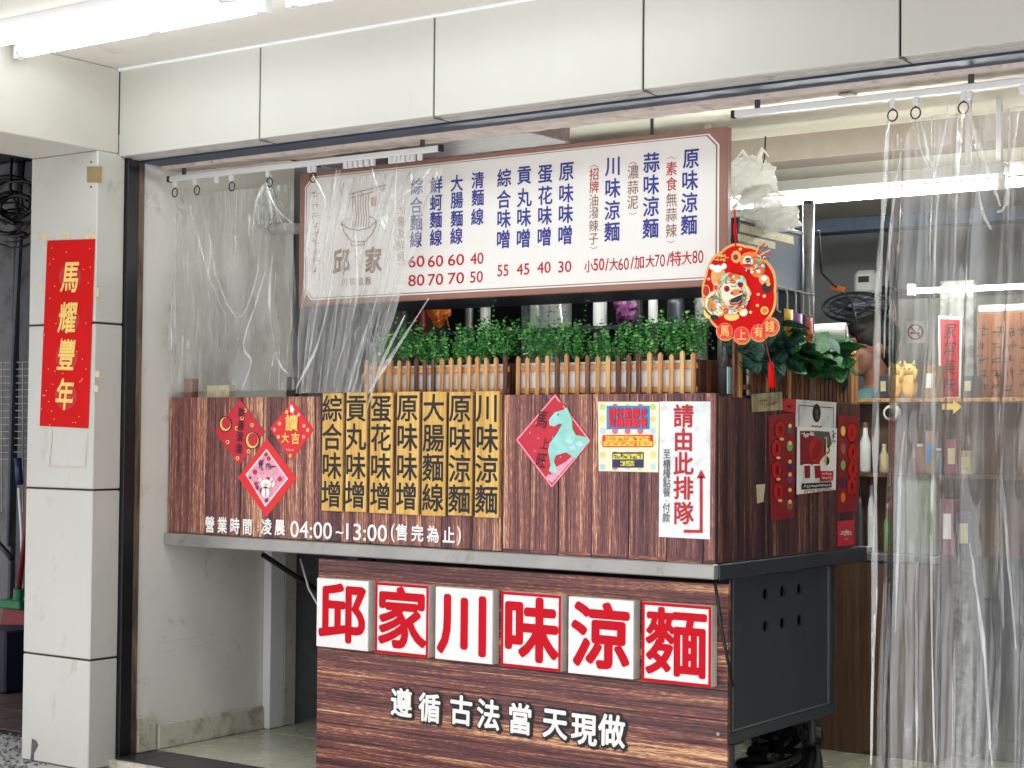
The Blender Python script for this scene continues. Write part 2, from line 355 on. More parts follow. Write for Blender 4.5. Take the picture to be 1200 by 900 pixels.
# ------------------------------------------------------------ lettering
_g = {}
def raw_text(s, off):
    cu = bpy.data.curves.new('t', 'FONT'); cu.body = s; cu.size = 1; cu.offset = off; cu.fill_mode = 'FRONT'; cu.resolution_u = 3
    ob = bpy.data.objects.new('t', cu); scene.collection.objects.link(ob)
    dg = bpy.context.evaluated_depsgraph_get(); dg.update(); me = bpy.data.meshes.new_from_object(ob.evaluated_get(dg))
    vs = [Vector((v.co.x, v.co.y)) for v in me.vertices]; fs = [tuple(p.vertices) for p in me.polygons]
    bpy.data.objects.remove(ob); bpy.data.curves.remove(cu); bpy.data.meshes.remove(me); return vs, fs
def bbox(vs): xs = [v.x for v in vs]; ys = [v.y for v in vs]; return min(xs), max(xs), min(ys), max(ys)
_ref = None
def glyph(s, off=0.0):
    """outline of a character in em units about its em centre; a string about its bbox centre, height 1"""
    global _ref
    if _ref is None:
        a = bbox(raw_text('國', 0)[0]); _ref = ((a[0]+a[1])/2, (a[2]+a[3])/2, (a[3]-a[2])/.92)
    k = (s, off)
    if k in _g: return _g[k]
    vs, fs = raw_text(s, 0)
    if len(s) == 1 and ord(s) > 0x2E80: cx, cy, em = _ref
    else:
        a = bbox(vs); cx, cy, em = (a[0]+a[1])/2, (a[2]+a[3])/2, a[3]-a[2]
        if s in '-~·:.一': em = _ref[2]
    base = [((v.x-cx)/em, (v.y-cy)/em) for v in vs]; n = len(base); V = []; Fc = []
    # a heavier stroke: the outline laid down again round a small circle, each a hair above the last
    ring = [(0, 0)] if off <= 0 else [(off*math.cos(q), off*math.sin(q)) for q in [2*math.pi*i/8 for i in range(8)]]+([(0, 0)] if off > .04 else [])
    for i, (dx, dy) in enumerate(ring):
        V += [(a+dx, b+dy, i*.00004) for a, b in base]; Fc += [tuple(i*n+q for q in f) for f in fs]
    _g[k] = (V, Fc); return _g[k]
class Face:
    """a flat face of the place: o origin on it, e right, u up, n outward"""
    def __init__(s, kind, val, out):
        s.kind, s.val, s.out = kind, val, out
        if kind == 'Y': s.e = Vector((1, 0, 0)); s.n = Vector((0, -1, 0))
        else: s.e = Vector((0, 1, 0)); s.n = Vector((1, 0, 0))
        s.u = Vector((0, 0, 1))
    def p(s, u, v, d=0): return (onY(u, v, s.val) if s.kind == 'Y' else onX(u, v, s.val))+s.n*(s.out+d)
    def sx(s, u, v): return (s.p(u+1, v)-s.p(u, v)).dot(s.e)
    def sy(s, u, v): return -(s.p(u, v+1)-s.p(u, v)).z
class Print:
    LAYER = .0007
    def __init__(s, face): s.f = face; s.by = MB(); s.mats = []; s.k = 0
    def mi(s, m):
        if m not in s.mats: s.mats.append(m)
        return s.mats.index(m)
    def poly(s, px, m, layer=None):
        s.k += 1; d = s.LAYER*(s.k if layer is None else layer)
        pts = [s.f.p(u, v, d) for u, v in px]; s._poly(pts, m); return s
    def _poly(s, pts, m):
        nm = Vector()
        for i in range(len(pts)): nm += (pts[i]-pts[0]).cross(pts[(i+1) % len(pts)]-pts[0])
        if nm.dot(s.f.n) < 0: pts = pts[::-1]
        s.by.add(pts, [tuple(range(len(pts)))], s.mi(m))
    def disc(s, u, v, ru, rv, m, layer=None, n=20, fn=None, rot=0):
        q = []
        for i in range(n):
            t = 2*math.pi*i/n; r = fn(t) if fn else 1; a, b = r*ru*math.cos(t), r*rv*math.sin(t)
            q.append((u+a*math.cos(rot)-b*math.sin(rot), v+a*math.sin(rot)+b*math.cos(rot)))
        return s.poly(q, m, layer)
    def line(s, px, wd, m, layer=None):
        s.k += 1; L = s.k if layer is None else layer
        for (a, b), (c, d) in zip(px, px[1:]):
            l = math.hypot(c-a, d-b) or 1; nx, ny = -(d-b)/l*wd/2, (c-a)/l*wd/2
            s.poly([(a+nx, b+ny), (c+nx, d+ny), (c-nx, d-ny), (a-nx, b-ny)], m, L)
        return s
    def text(s, st, u, v, h, m, off=0.0, wx=1.0, layer=None, w=None, rot=0, shear=0, depth=0):
        """h: em height in photo pixels; w: total width in pixels for strings"""
        s.k += 1; d = s.LAYER*(s.k if layer is None else layer)
        vs, fs = glyph(st, off); o = s.f.p(u, v, d); H = h*s.f.sy(u, v)
        W = H*wx
        if w:
            xs = [a for a, b, _ in vs]; W = w*s.f.sx(u, v)/(max(xs)-min(xs))
        cr, sr = math.cos(rot), math.sin(rot)
        P = []
        for a, b, dd in vs:
            a, b = a*W, b*H; a += shear*b; a, b = a*cr-b*sr, a*sr+b*cr; P.append(o+s.f.e*a+s.f.u*b+s.f.n*dd)
        s.by.add(P, fs, s.mi(m)); return s
    def col(s, st, u0, v0, u1, v1, h, m, **k):
        n = len(st)
        for i, ch in enumerate(st):
            t = i/(n-1) if n > 1 else 0; s.text(ch, u0+(u1-u0)*t, v0+(v1-v0)*t, h, m, layer=k.get('layer', 6), **{a: b for a, b in k.items() if a != 'layer'})
        return s
    def scrib(s, u0, v0, u1, v1, m, n, seed, size=3, wd=.8, layer=8):
        """an unreadable run of small strokes"""
        r = random.Random(seed)
        for i in range(n):
            t = (i+.5)/n; cx, cy = u0+(u1-u0)*t, v0+(v1-v0)*t
            for k in range(5):
                a, b = cx+r.uniform(-.5, .5)*size, cy+r.uniform(-.5, .5)*size
                if r.random() < .55: s.line([(a-size*.35, b), (a+size*.35, b)], wd, m, layer)
                else: s.line([(a, b-size*.4), (a+r.uniform(-.2, .2)*size, b+size*.4)], wd, m, layer)
        return s
    def build(s, parent, name='printed_design'):
        return s.by.build(name, s.mats, parent)
def sheet(face, corners, mat, name, label, cat, group=None, th=.0015, part='sheet'):
    pts = [face.p(u, v) for u, v in corners]; base = Vector((sum(p.x for p in pts)/4, sum(p.y for p in pts)/4, min(p.z for p in pts)))
    t = thing(name, label, cat, base, group)
    MB().prism([p-face.n*th for p in pts], face.n*th).build(part, mat, t)
    return t

rnd = random.Random(5)
# ============================================================ SETTING
MB().box(-60, 60, -60, 60, -.4, -.004).build('ground', 'ground', kind='structure')
g = MB().box(-5.72, 1.2, .11, 4.2, -.003, .026).build('interior_floor', 'grime', kind='structure')
MB().box(-5.0, 6, -4.2, .105, -.0035, .001).build('pavement', 'pavement', kind='structure')
TS = .60
for i in range(9):
    for j in range(6):
        x0, y0 = -5.275+i*TS, .35+j*TS
        o = MB().box(x0+.002, x0+TS-.002, y0+.002, y0+TS-.002, .026, .032, .001).build('floor_tile', 'floortile', g)
MB().box(-5.27, 1.2, .13, .348, .026, .034, .002).build('threshold', 'threshold', kind='structure')
# neighbouring shop floor (left of the pillar) and gravel strip
nf = MB().box(-12, -5.72, .33, 4.2, -.003, .006).build('neighbour_floor', 'dark', kind='structure')
for i in range(9):
    for j in range(6):
        x0, y0 = -9.0+i*.36, .36+j*.36
        MB().box(x0+.004, x0+.356, y0+.004, y0+.356, .006, .012, .001).build('floor_tile', 'browntile', nf)
gr = MB()
for i in range(900):
    x0, y0 = rnd.uniform(-7.2, -5.5), rnd.uniform(-.35, .33); s_ = rnd.uniform(.004, .010)
    if x0 > -5.70 and y0 > -.005-s_: continue
    gr.ell((x0, y0, s_*.3), (s_, s_*rnd.uniform(.7, 1.2), s_*.7), 5, 4)
gr.build('gravel', 'gravel', label='loose grey gravel along the foot of the pillar', cat='gravel', kind='stuff')
MB().box(-9, 1.5, -2.0, .10, 2.835, 2.99).build('arcade_ceiling', 'ceiling', kind='structure')
MB().box(-5.25, 1.5, .447, 1.75, 2.60, 2.70).build('interior_ceiling', 'ceil_in', kind='structure')
MB().box(-5.25, 1.5, 1.95, 4.1, 2.52, 2.60).build('rear_ceiling', 'ceil_in', kind='structure')
MB().box(-5.25, 1.5, 1.751, 1.949, 2.495, 2.62, .004).build('ceiling_beam', plain('beam_taupe', '#9c9085', .75, var=.05), label='taupe cross beam under the shop ceiling behind the menu board', cat='beam')
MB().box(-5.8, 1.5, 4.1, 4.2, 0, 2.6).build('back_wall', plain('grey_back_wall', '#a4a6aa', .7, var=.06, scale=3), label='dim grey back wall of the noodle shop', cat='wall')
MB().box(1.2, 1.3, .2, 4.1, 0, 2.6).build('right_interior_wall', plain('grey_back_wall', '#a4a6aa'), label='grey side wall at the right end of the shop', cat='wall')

# beam running out to the street above the pillar
MB().box(-5.69, -5.281, -2.0, .108, 2.487, 2.834, .004).build('street_beam', 'plaster', label='cream overhead beam running from the pillar out towards the street', cat='beam')
# pillar
pl = thing('pillar', 'white tiled pillar with a red spring banner, left of the stall', 'pillar', (-5.49, .07, 0))
MB().box(-5.685, -5.287, .012, .138, 0, 2.486).build('core', 'dark', pl)
for z0, z1 in ((0, .432), (.44, 1.113), (1.121, 1.786), (1.794, 2.486)):
    MB().box(-5.69, -5.281, 0, .145, z0, z1, .004).build('tile', 'tile_white', pl)
F0 = Face('Y', 0, 0)
p = Print(F0)
p.poly([(102, 195), (120, 195), (119, 214), (102, 214)], 'bird')
for u, v in ((107, 190), (107, 219)): p.disc(u, v, 1.2, 1.2, 'ink_black')
p.poly([(38, 865), (43, 868), (45, 873), (40, 882), (39, 896), (36, 896), (37, 880)], 'ink_grey')
for q in ([(58, 546), (62, 505)], [(58, 546), (100, 548)], [(100, 548), (103, 510)]): p.line(q, .8, 'tape')
p.build(pl, 'stain_and_sticker')
tp = MB()
for u, v, a, b in ((50, 277, 11, 9), (77, 274, 12, 7), (106, 277, 12, 10), (47, 337, 5, 12), (113, 342, 6, 12), (114, 438, 6, 8), (113, 455, 5, 8)):
    q = [F0.p(u-a/2, v-b/2), F0.p(u+a/2, v-b/2+1), F0.p(u+a/2-1, v+b/2), F0.p(u-a/2, v+b/2)]
    tp.prism(q, (0, -.0006, 0))
tp.build('old_tape', 'tape', pl)
# red banner
fb = Face('Y', 0, .003)
t = sheet(fb, [(56, 282), (112, 280), (104, 502), (47, 499)], 'red_paper', 'spring_banner', 'tall red paper banner with four gold characters taped to the pillar', 'banner')
p = Print(fb)
for i, (u, v) in enumerate(((83, 325), (81, 374), (79, 418), (78, 464))):
    p.disc(u, v, 13, 16, 'red_dk', 1)
for i, ((u, v), ch) in enumerate(zip(((83.5, 325), (80.5, 373), (79, 417), (77, 463)), '馬耀豐年')):
    Print(fb).text(ch, u, v, 37, 'gold', .020, .82, 3, rot=R(-2), shear=.12).build(t, 'character')
for i in range(46):
    t0, t1 = rnd.random(), rnd.random(); p.disc(56+52*t0-8*t1, 286+212*t1, .6, .6, 'gold', 2, 6)
tag(p.build(t, 'gold_flecks'), kind='stuff')

# vertical shutter guide, rust strip, inner wall
MB().box(-5.30, -5.262, .146, .206, 0, 2.476, .002).build('shutter_guide', 'dark', label='black vertical shutter channel between pillar and side wall', cat='shutter guide')
MB().box(-5.30, -5.268, .208, .243, .0, 2.47, .003).build('rusty_door_strip', 'rust', label='rusty weathered vertical strip beside the black shutter channel', cat='strip')
iw = thing('side_wall', 'stained off white side wall left of the stall with a grimy skirting', 'wall', (-5.4, .7, 0))
MB().box(-5.52, -5.28, .246, 1.16, 0, 2.60).build('wall', 'plaster_wall', iw)
MB().box(-5.279, -5.262, .36, .985, .033, .136, .004).build('skirting', 'grime', iw)
MB().box(-5.279, -5.262, .247, .345, .034, .18, .004).build('skirting', 'grime', iw)
MB().box(-5.279, -5.235, .99, 1.085, .033, .93, .005).build('corner_post', 'white', iw)
MB().box(-5.279, -5.236, 1.087, 1.165, .033, .93, .004).build('corner_post', 'lip', iw)
cr = MB()
for (a, b) in (((183, 755), (252, 742)), ((190, 765), (262, 750)), ((186, 753), (232, 748))):
    A, B = onX(*a, -5.2795), onX(*b, -5.2795); last = A
    for i in range(9):
        q = A.lerp(B, (i+1)/9)+Vector((0, 0, rnd.uniform(-.006, .006)))
        if rnd.random() < .7: cr.tube([last, q], .0007, 4)
        last = q
cr.build('scratch', 'grime', iw)
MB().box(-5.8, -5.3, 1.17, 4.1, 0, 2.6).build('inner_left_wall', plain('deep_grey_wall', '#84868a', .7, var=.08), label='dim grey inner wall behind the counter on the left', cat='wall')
# silver pipe + clutter on the wall behind the left curtain
MB().tube([(-5.24, 1.19, 1.5), (-5.24, 1.19, 2.0), (-5.24, 1.19, 2.38)], .022, 12).build('wall_pipe', 'steel', label='silver vertical pipe on the inner wall behind the left curtain', cat='pipe', smooth=True)

# fascia
fs = thing('fascia', 'white glossy composite fascia band above the shop opening', 'fascia', (-2, .11, 2.47))
jx = [-5.2845, -4.497, -3.655, -2.797, -1.920, -1.04, -.16, .72, 1.5]
for a, b in zip(jx, jx[1:]):
    MB().box(a+.004, b-.004, .11, .16, 2.475, 2.828, .002).build('fascia_panel', 'panel', fs)
MB().box(-5.2795, 1.5, .118, .158, 2.476, 2.833).build('backing_board', 'dark', fs)
MB().box(-5.276, 1.5, .104, .122, 2.826, 2.834, .002).build('trim', 'white', fs)
MB().box(-5.262, 1.5, .162, .205, 2.470, 2.5).build('lower_lip', 'lip', fs)
for a in jx[1:-1]: MB().box(a-.003, a+.003, .112, .205, 2.4685, 2.471).build('joint_groove', 'dark', fs)
MB().box(-5.262, 1.5, .207, .32, 2.462, 2.6).build('shutter_housing', 'darkblue', label='dark blue roller shutter housing under the white fascia', cat='shutter housing')
pb = MB()
def pbz(x, y): return .003*mn.noise(Vector((x*9, y*30, 0)))+.003*mn.noise(Vector((x*40, y*60, 2)))
nx = 260; ys = (.322, .35, .38, .41, .445)
vs = []; fcs = []
for i in range(nx+1):
    x = -5.262+6.76*i/nx
    for j, y in enumerate(ys): vs.append((x, y+(.006*mn.noise(Vector((x*12, 5, 0))) if j == 4 else 0), 2.452+pbz(x, y)))
    vs.append((x, .444, 2.60))
    vs.append((x, .322, 2.60))
k = len(ys)+2
for i in range(nx):
    for j in range(k): j2 = (j+1) % k; fcs.append((i*k+j, i*k+j2, (i+1)*k+j2, (i+1)*k+j))
pb.add(vs, fcs); pb.build('plaster_lintel', 'rustpl', label='chipped weathered plaster lintel along the top of the opening', cat='lintel', smooth=True)
tg = thing('lintel_socket', 'small metal socket plate screwed under the lintel above the right curtain rail', 'socket', onY(995, 108, .43))
q = onY(995, 108, .43); MB().box(q.x-.025, q.x+.025, .40, .44, q.z-.014, q.z+.02, .002).build('socket_plate', 'lip', tg); MB().box(q.x-.018, q.x+.018, .397, .40, q.z-.008, q.z+.006).build('slot', 'dark', tg)
# brown board against the ceiling behind the sign
MB().box(-4.75, -3.72, .75, 1.09, 2.53, 2.598, .003).build('ceiling_board', wood('taupe_board', 0, [(.36, '#5c4b4e'), (.5, '#796669'), (.64, '#93807f')], 30, .5), label='brown grained board fixed under the ceiling above the menu sign', cat='board')

# arcade fluorescent lamps
def street_lamp(x0, x1, label):
    t = thing('fluorescent_lamp', label, 'ceiling lamp', ((x0+x1)/2, -.52, 2.74), 'fluorescent lamps under the arcade ceiling')
    MB().prism([(x0-.03, -.70, 2.834), (x0-.03, -.66, 2.82), (x0-.03, -.50, 2.816), (x0-.03, -.42, 2.82), (x0-.03, -.38, 2.834)], (x1-x0+.06, 0, 0)).build('housing', 'white', t)
    for y, z in ((-.43, 2.792), (-.60, 2.792)):
        b = MB().tube([(x0, y, z), (x1, y, z)], .019, 14).build('tube', 'tube', t, smooth=True)
        for xx, s_ in ((x0, -1), (x1, 1)):
            MB().tube([(xx+s_*.001, y, z), (xx+s_*.03, y, z)], .021, 14).build('end_cap', 'white', b, smooth=True)
            MB().box(xx+s_*.03, xx+s_*.052, y-.018, y+.018, z-.022, 2.822, .003).build('lamp_holder', 'white', b)
A = onY(12, 62, -.43); B = onY(305, 6, -.43)
street_lamp(-5.20, -3.995, 'lit twin tube fluorescent lamp on the arcade ceiling at top left')
street_lamp(-3.80, -2.5, 'fluorescent lamp of which only the near end shows at the top edge')
lc = thing('lamp_clip', 'small white clip lying against the arcade ceiling beside the lit lamp', 'clip', onZ(180, 36, 2.83))
q = onZ(180, 36, 2.775); MB().tube([(q.x, q.y, 2.775), (q.x, q.y, 2.833)], .003, 6).build('wire', 'white', lc); MB().ell((q.x, q.y, 2.775), (.05, .014, .009), 14, 8).build('clip_body', 'white', lc, smooth=True)

# ============================================================ THE STALL
X0, X1, YF, YB = -5.272, -2.68, .40, 1.57
ZR0, ZR1, ZP = .880, .930, 1.497
st = thing('food_stall', 'wood clad noodle stall counter with steel rail and metal cabinet underneath', 'food stall', (-3.97, .95, .03))
xs = [X0]; r2 = random.Random(3)
while xs[-1] < X1-.16:
    xs.append(xs[-1]+r2.choice((.095, .12, .13, .14, .15)))
    if xs[-2] < -3.545 <= xs[-1]: xs[-1] = -3.545
xs.append(X1)
for a, b in zip(xs, xs[1:]):
    d = r2.uniform(0, .0012); MB().box(a+.0016, b-.0016, YF-d, YF+.018, ZR1+.003, ZP, .0012).build('front_plank', 'wood_v', st)
for a, b in zip(xs, xs[1:]):
    if a > -3.55: MB().box(a+.002, b-.002, YF-.003, YF-.0012, ZR1+.001, ZR1+.014, .0005).build('plank_foot', 'wood_h', st)
ys_ = [YF+.02]
while ys_[-1] < YB-.16: ys_.append(ys_[-1]+r2.choice((.095, .12, .13, .15)))
ys_.append(YB)
for a, b in zip(ys_, ys_[1:]):
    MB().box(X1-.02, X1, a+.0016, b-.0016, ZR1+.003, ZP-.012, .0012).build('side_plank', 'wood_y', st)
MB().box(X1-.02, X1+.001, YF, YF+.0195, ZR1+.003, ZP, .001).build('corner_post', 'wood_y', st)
MB().box(X0, X1-.021, YF+.019, .80, ZP-.022, ZP-.004, .002).build('counter_top', 'wood_h', st)
MB().box(X0, X1+.004, YF-.018, YF+.02, ZR0, ZR1, .004).build('steel_rail', 'steel', st)
MB().box(X1-.03, X1+.006, YF+.021, YB+.06, ZR0-.004, ZR1-.002, .003).build('side_rail', 'steel_dk', st)
MB().box(X0, X1-.031, YF+.021, YB, ZR0+.002, ZR1-.01).build('work_surface', 'steel_dk', st)
# lower front board: long horizontal planks
LX0, LX1 = -4.462, -2.652
zz = [.04]
while zz[-1] < .80: zz.append(zz[-1]+r2.choice((.05, .075, .085, .10)))
zz[-1] = .862
for a, b in zip(zz, zz[1:]):
    d = r2.uniform(0, .001); MB().box(LX0, LX1, .44-d, .458, a+.0006, b-.0006, .001).build('lower_plank', 'wood_h', st)
for u, v in ((842, 860),):
    q = onY(u, v, .438); MB().tube([(q.x, .439, q.z), (q.x, .434, q.z)], .006, 10).build('screw', 'steel', st)
# metal cabinet (right flank) with six ventilation holes
def plate_with_holes():
    cu = bpy.data.curves.new('p', 'CURVE'); cu.dimensions = '2D'; cu.fill_mode = 'BOTH'; cu.extrude = .004
    def sp(pts):
        s_ = cu.splines.new('POLY'); s_.points.add(len(pts)-1); s_.use_cyclic_u = True
        for q, (a, b) in zip(s_.points, pts): q.co = (a, b, 0, 1)
    sp([(.655, .335), (1.44, .335), (1.44, .862), (.655, .862)])
    hs_ = []
    for (u, v) in ((897, 696), (917, 693), (937, 690), (897, 734), (917, 730), (937, 727)):
        q = onX(u, v, -2.75); hs_.append(q); sp([(q.y+.021*math.cos(k*math.pi/8), q.z+.021*math.sin(k*math.pi/8)) for k in range(16)])
    ob = bpy.data.objects.new('p', cu); scene.collection.objects.link(ob); dg = bpy.context.evaluated_depsgraph_get()
    me = bpy.data.meshes.new_from_object(ob.evaluated_get(dg)); mb = MB()
    mb.add([(-2.754+v.co.z, v.co.x, v.co.y) for v in me.vertices], [tuple(q.vertices) for q in me.polygons])
    bpy.data.objects.remove(ob); return mb, hs_
mb, holes = plate_with_holes()
cp = mb.build('cabinet_side', 'cabside', st)
for q in holes: MB().tube([(-2.775, q.y, q.z), (-2.764, q.y, q.z)], .025, 14).build('vent_hole', 'ink_black', cp)
MB().box(-4.3, -2.776, .66, 1.44, .34, .86).build('cabinet_body', 'dark', st)
for y in (.660, 1.436): MB().box(-2.7495, -2.747, y-.0025, y+.0025, .337, .860).build('seam_strip', 'steel', st)
MB().box(-2.7495, -2.747, .663, 1.433, .336, .341).build('seam_strip', 'steel', st)
MB().box(-2.79, -2.745, 1.445, 1.49, .30, .862, .003).build('cabinet_frame', 'steel_dk', st)
MB().box(-2.79, -2.745, .628, .652, .30, .862, .003).build('cabinet_frame', 'steel_dk', st)
MB().box(-2.80, -2.744, .628, 1.49, .295, .332, .003).build('cabinet_base', 'cabside', st)
def caster(y, x=-2.80):
    mb = MB().tube([(x-.02, y, .10), (x-.017, y, .10), (x+.017, y, .10), (x+.02, y, .10)], [.058, .066, .066, .058], 22); w_ = mb.build('wheel', 'rope', st, smooth=False)
    MB().tube([(x-.028, y, .10), (x+.028, y, .10)], .022, 12).build('hub', 'steel_dk', w_)
    MB().box(x-.035, x+.035, y-.04, y+.04, .28, .2945, .002).tube([(x, y, .18), (x, y, .28)], .016, 10).box(x-.030, x-.026, y-.012, y+.014, .09, .19, .001).box(x+.026, x+.030, y-.012, y+.014, .09, .19, .001).box(x-.030, x+.030, y-.012, y+.014, .18, .19, .001).build('fork', 'steel_dk', w_)
caster(.74); caster(1.40); caster(1.40, -4.2); caster(.74, -4.2)
# poles
for x, y, z1 in ((-2.745, .575, 2.12), (-2.70, 1.148, 2.215)):
    o = MB().tube([(x, y, ZP), (x, y, z1)], .022, 16).build('pole', 'steel_mid', st, smooth=True)
MB().tube([(-2.70, 1.148, 2.215), (-2.70, 1.148, 2.228)], .021, 12).build('pole_cap', 'dark', st)
# extractor hood
hd = thing('cooker_hood', 'blue grey sheet metal hood above the counter, behind the menu sign', 'cooker hood', (-3.6, .8, 1.88))
MB().prism([(-4.7, .62, 2.11), (-4.7, 1.12, 2.10), (-4.7, 1.12, 1.885), (-4.7, .62, 1.89)], (1.985, 0, 0)).build('hood_body', 'hood', hd)
for (a, b, c, d) in (((867, 262), (929, 277), (930, 287), (866, 271)), ((864, 274), (908, 284), (908, 292), (864, 282))):
    fh = Face('X', -2.715, .001); MB().prism([fh.p(*a), fh.p(*b), fh.p(*c), fh.p(*d)], (.0012, 0, 0)).build('paper_strip', 'tape', hd)
MB().box(-2.716, -2.708, .62, 1.12, 2.098, 2.112, .002).build('top_edge', 'steel', hd)
hr = thing('hook_rail', 'thin steel rail of hooks under the hood with snack packets hanging', 'hook rail', (-2.66, .9, 1.8))
MB().tube([(-2.66, .72, 1.885), (-2.66, 1.11, 1.875)], .004, 6).tube([(-2.66, .72, 1.885), (-2.72, .72, 1.89)], .004, 6).tube([(-2.66, 1.11, 1.875), (-2.71, 1.11, 1.885)], .004, 6).build('rail', 'steel', hr)
for k, y in enumerate((.80, .88, .95, 1.01, 1.06)):
    MB().tube([(-2.66, y, 1.883), (-2.655, y, 1.86), (-2.655, y, 1.80), (-2.64, y, 1.79)], .0035, 6).build('hook', 'steel', hr)
M['sn_y'] = plain('yellow_wrapper', '#e0b830', .3, var=.2, scale=30, dirt=('#b83820', .42, 22)); M['sn_p'] = plain('purple_wrapper', '#7a3a78', .3, var=.3, scale=30, dirt=('#d8a0c8', .42, 22))
M['sn_r'] = plain('red_wrapper', '#9a1c24', .3, var=.3, scale=30, dirt=('#e0b468', .40, 20)); M['sn_w'] = plain('pale_wrapper', '#d4d2dc', .3, var=.1, scale=20, dirt=('#7f74a0', .40, 16))
def packet(y, z, w_, h_, mats, label, x=-2.64, tilt=0):
    mb = MB(); n = 6; vs = []; fc = []
    for s_ in (1, -1):
        for i in range(n+1):
            for j in range(n+1):
                a, b = i/n, j/n; d = .014*math.sin(math.pi*a)*math.sin(math.pi*b)+.003*mn.noise(Vector((a*4, b*4, y*9)))
                yy = (a-.5)*w_; z2 = (b-.5)*h_; vs.append((x+s_*max(d, .0008), y+yy*math.cos(tilt)-z2*math.sin(tilt), z+yy*math.sin(tilt)+z2*math.cos(tilt)))
    o = (n+1)**2
    for i in range(n):
        for j in range(n):
            a = i*(n+1)+j; fc.append((a, a+n+1, a+n+2, a+1)); fc.append((o+a, o+a+1, o+a+n+2, o+a+n+1))
    mb.add(vs, fc); 
    for k in range(len(mb.m)): mb.m[k] = (k//2 % n) // 2 % len(mats)
    mb.build('snack_packet', mats, label=label, cat='packet', smooth=True)
packet(.86, 1.745, .07, .12, ['sn_y'], 'yellow packet hanging from the hook rail nearest the lion ornament')
packet(.935, 1.735, .07, .12, ['sn_p'], 'purple packet hanging in the middle of the hook rail')
packet(1.03, 1.72, .06, .13, ['sn_r'], 'dark red packet hanging from the hook rail by the steel pole')
packet(.90, 1.63, .20, .14, ['sn_w'], 'pale lavender and white packet leaning behind the broad leaves', -2.72, R(-22))
packet(1.08, 1.65, .16, .05, ['sn_r', 'sn_r', 'sn_y'], 'long red and yellow wrapper slanting over the broad leaves', -2.66, R(-38))
packet(.74, 1.68, .12, .08, ['greenprint'], 'green leaf shaped packet under the lion ornament', -2.70, R(20))

# strut under the left part of the rail + cable
MB().tube([onY(308, 650, .60), onY(372, 692, .9)], .012, 6).build('support_strut', 'dark', label='black diagonal strut under the left end of the counter', cat='strut')
MB().tube([onY(352, 655, .8), onY(362, 690, .8), onY(376, 715, .8), onY(380, 740, .8)], .005, 6).build('hanging_cable', 'white', label='thin pale cable hanging in the dark under the counter', cat='cable', smooth=True)
MB().tube([onY(838, 682, .41), onY(846, 740, .415), onY(859, 805, .42)], [.006, .006, .005], 6).build('tie_cord', 'rope', label='black cord hanging down the right edge of the lower board', cat='cord', smooth=True)

# white letter boxes
FB = Face('Y', .395, 0)
zt, zb = .795, .557
bx_ = [(371.5, 432), (440.5, 502.5), (510.5, 577.5), (588, 658), (666.5, 743), (752.5, 833.5)]
for i, ((u0, u1), ch) in enumerate(zip(bx_, '邱家川味涼麵')):
    v = 680+.0735*(u0-400)
    a, b = FB.p(u0, v), FB.p(u1, v)
    top = FB.p((u0+u1)/2, 677+.0735*((u0+u1)/2-372)).z; bot = FB.p((u0+u1)/2, 757+.106*((u0+u1)/2-370)).z
    lb = ['white letter box with a plain edge, leftmost of the six', 'white letter box with a red border, second from the left', 'white letter box with three red downstrokes and no border', 'white letter box with a red border in the middle right of the row',
          'white letter box without border, second from the right end', 'white letter box with a red border at the right end, largest looking'][i]
    t = thing('letter_box', lb, 'letter box', ((a.x+b.x)/2, .42, bot), 'six white letter boxes on the lower board')
    d = rnd.uniform(-.002, .002)
    MB().box(a.x, b.x, .3965+d, .4385, bot, top, .002).build('box_body', 'boxside', t)
    MB().box(a.x+.001, b.x-.001, .3945+d, .3963+d, bot+.001, top-.001, .0004).build('face', 'whitebox', t)
    fb = Face('Y', .3945+d, 0); p = Print(fb); cu = (u0+u1)/2; cv = 717+.09*(cu-372)
    if i % 2:
        mb = MB(); w_ = .010; y = .3942+d
        for (p0, p1, p2, p3) in ((a.x, b.x, top-w_, top), (a.x, b.x, bot, bot+w_), (a.x, a.x+w_, bot+w_, top-w_), (b.x-w_, b.x, bot+w_, top-w_)): mb.box(p0, p1, y-.001, y, p2, p3)
        mb.build('border', 'redsign', t)
    mb = MB(); vs_, fs_ = glyph(ch, .024 if ch == '麵' else .034); S_ = (top-bot)*.94; cx, cz = (a.x+b.x)/2, (top+bot)/2
    mb.add([(cx+q[0]*S_*.93, .3932+d-q[2], cz+q[1]*S_*.9) for q in vs_], fs_)
    mb.build('character', 'redsign', t)
# white slogan with black outline
FL = Face('Y', .4385, .001)
sg = thing('slogan_lettering', 'white slogan characters outlined in black low on the horizontal plank board', 'lettering', (-3.6, .437, .3))
cc = [(471, 824), (504, 830), (541, 833), (573, 838), (610, 843), (651, 848), (685, 855), (717.5, 857)]
for (u, v), ch in zip(cc, '遵循古法當天現做'):
    p = Print(FL); h = 33+(u-470)*.018
    p.text(ch, u+.8, v+.8, h, 'ink_black', .125, .95, 1, rot=R(-1)); p.text(ch, u+.8, v+.8, h, 'ink_black', .08, .95, 2, rot=R(-1)); p.text(ch, u, v, h, 'ink_white', .03, .95, 4, rot=R(-1)); p.build(sg, 'outlined_character')

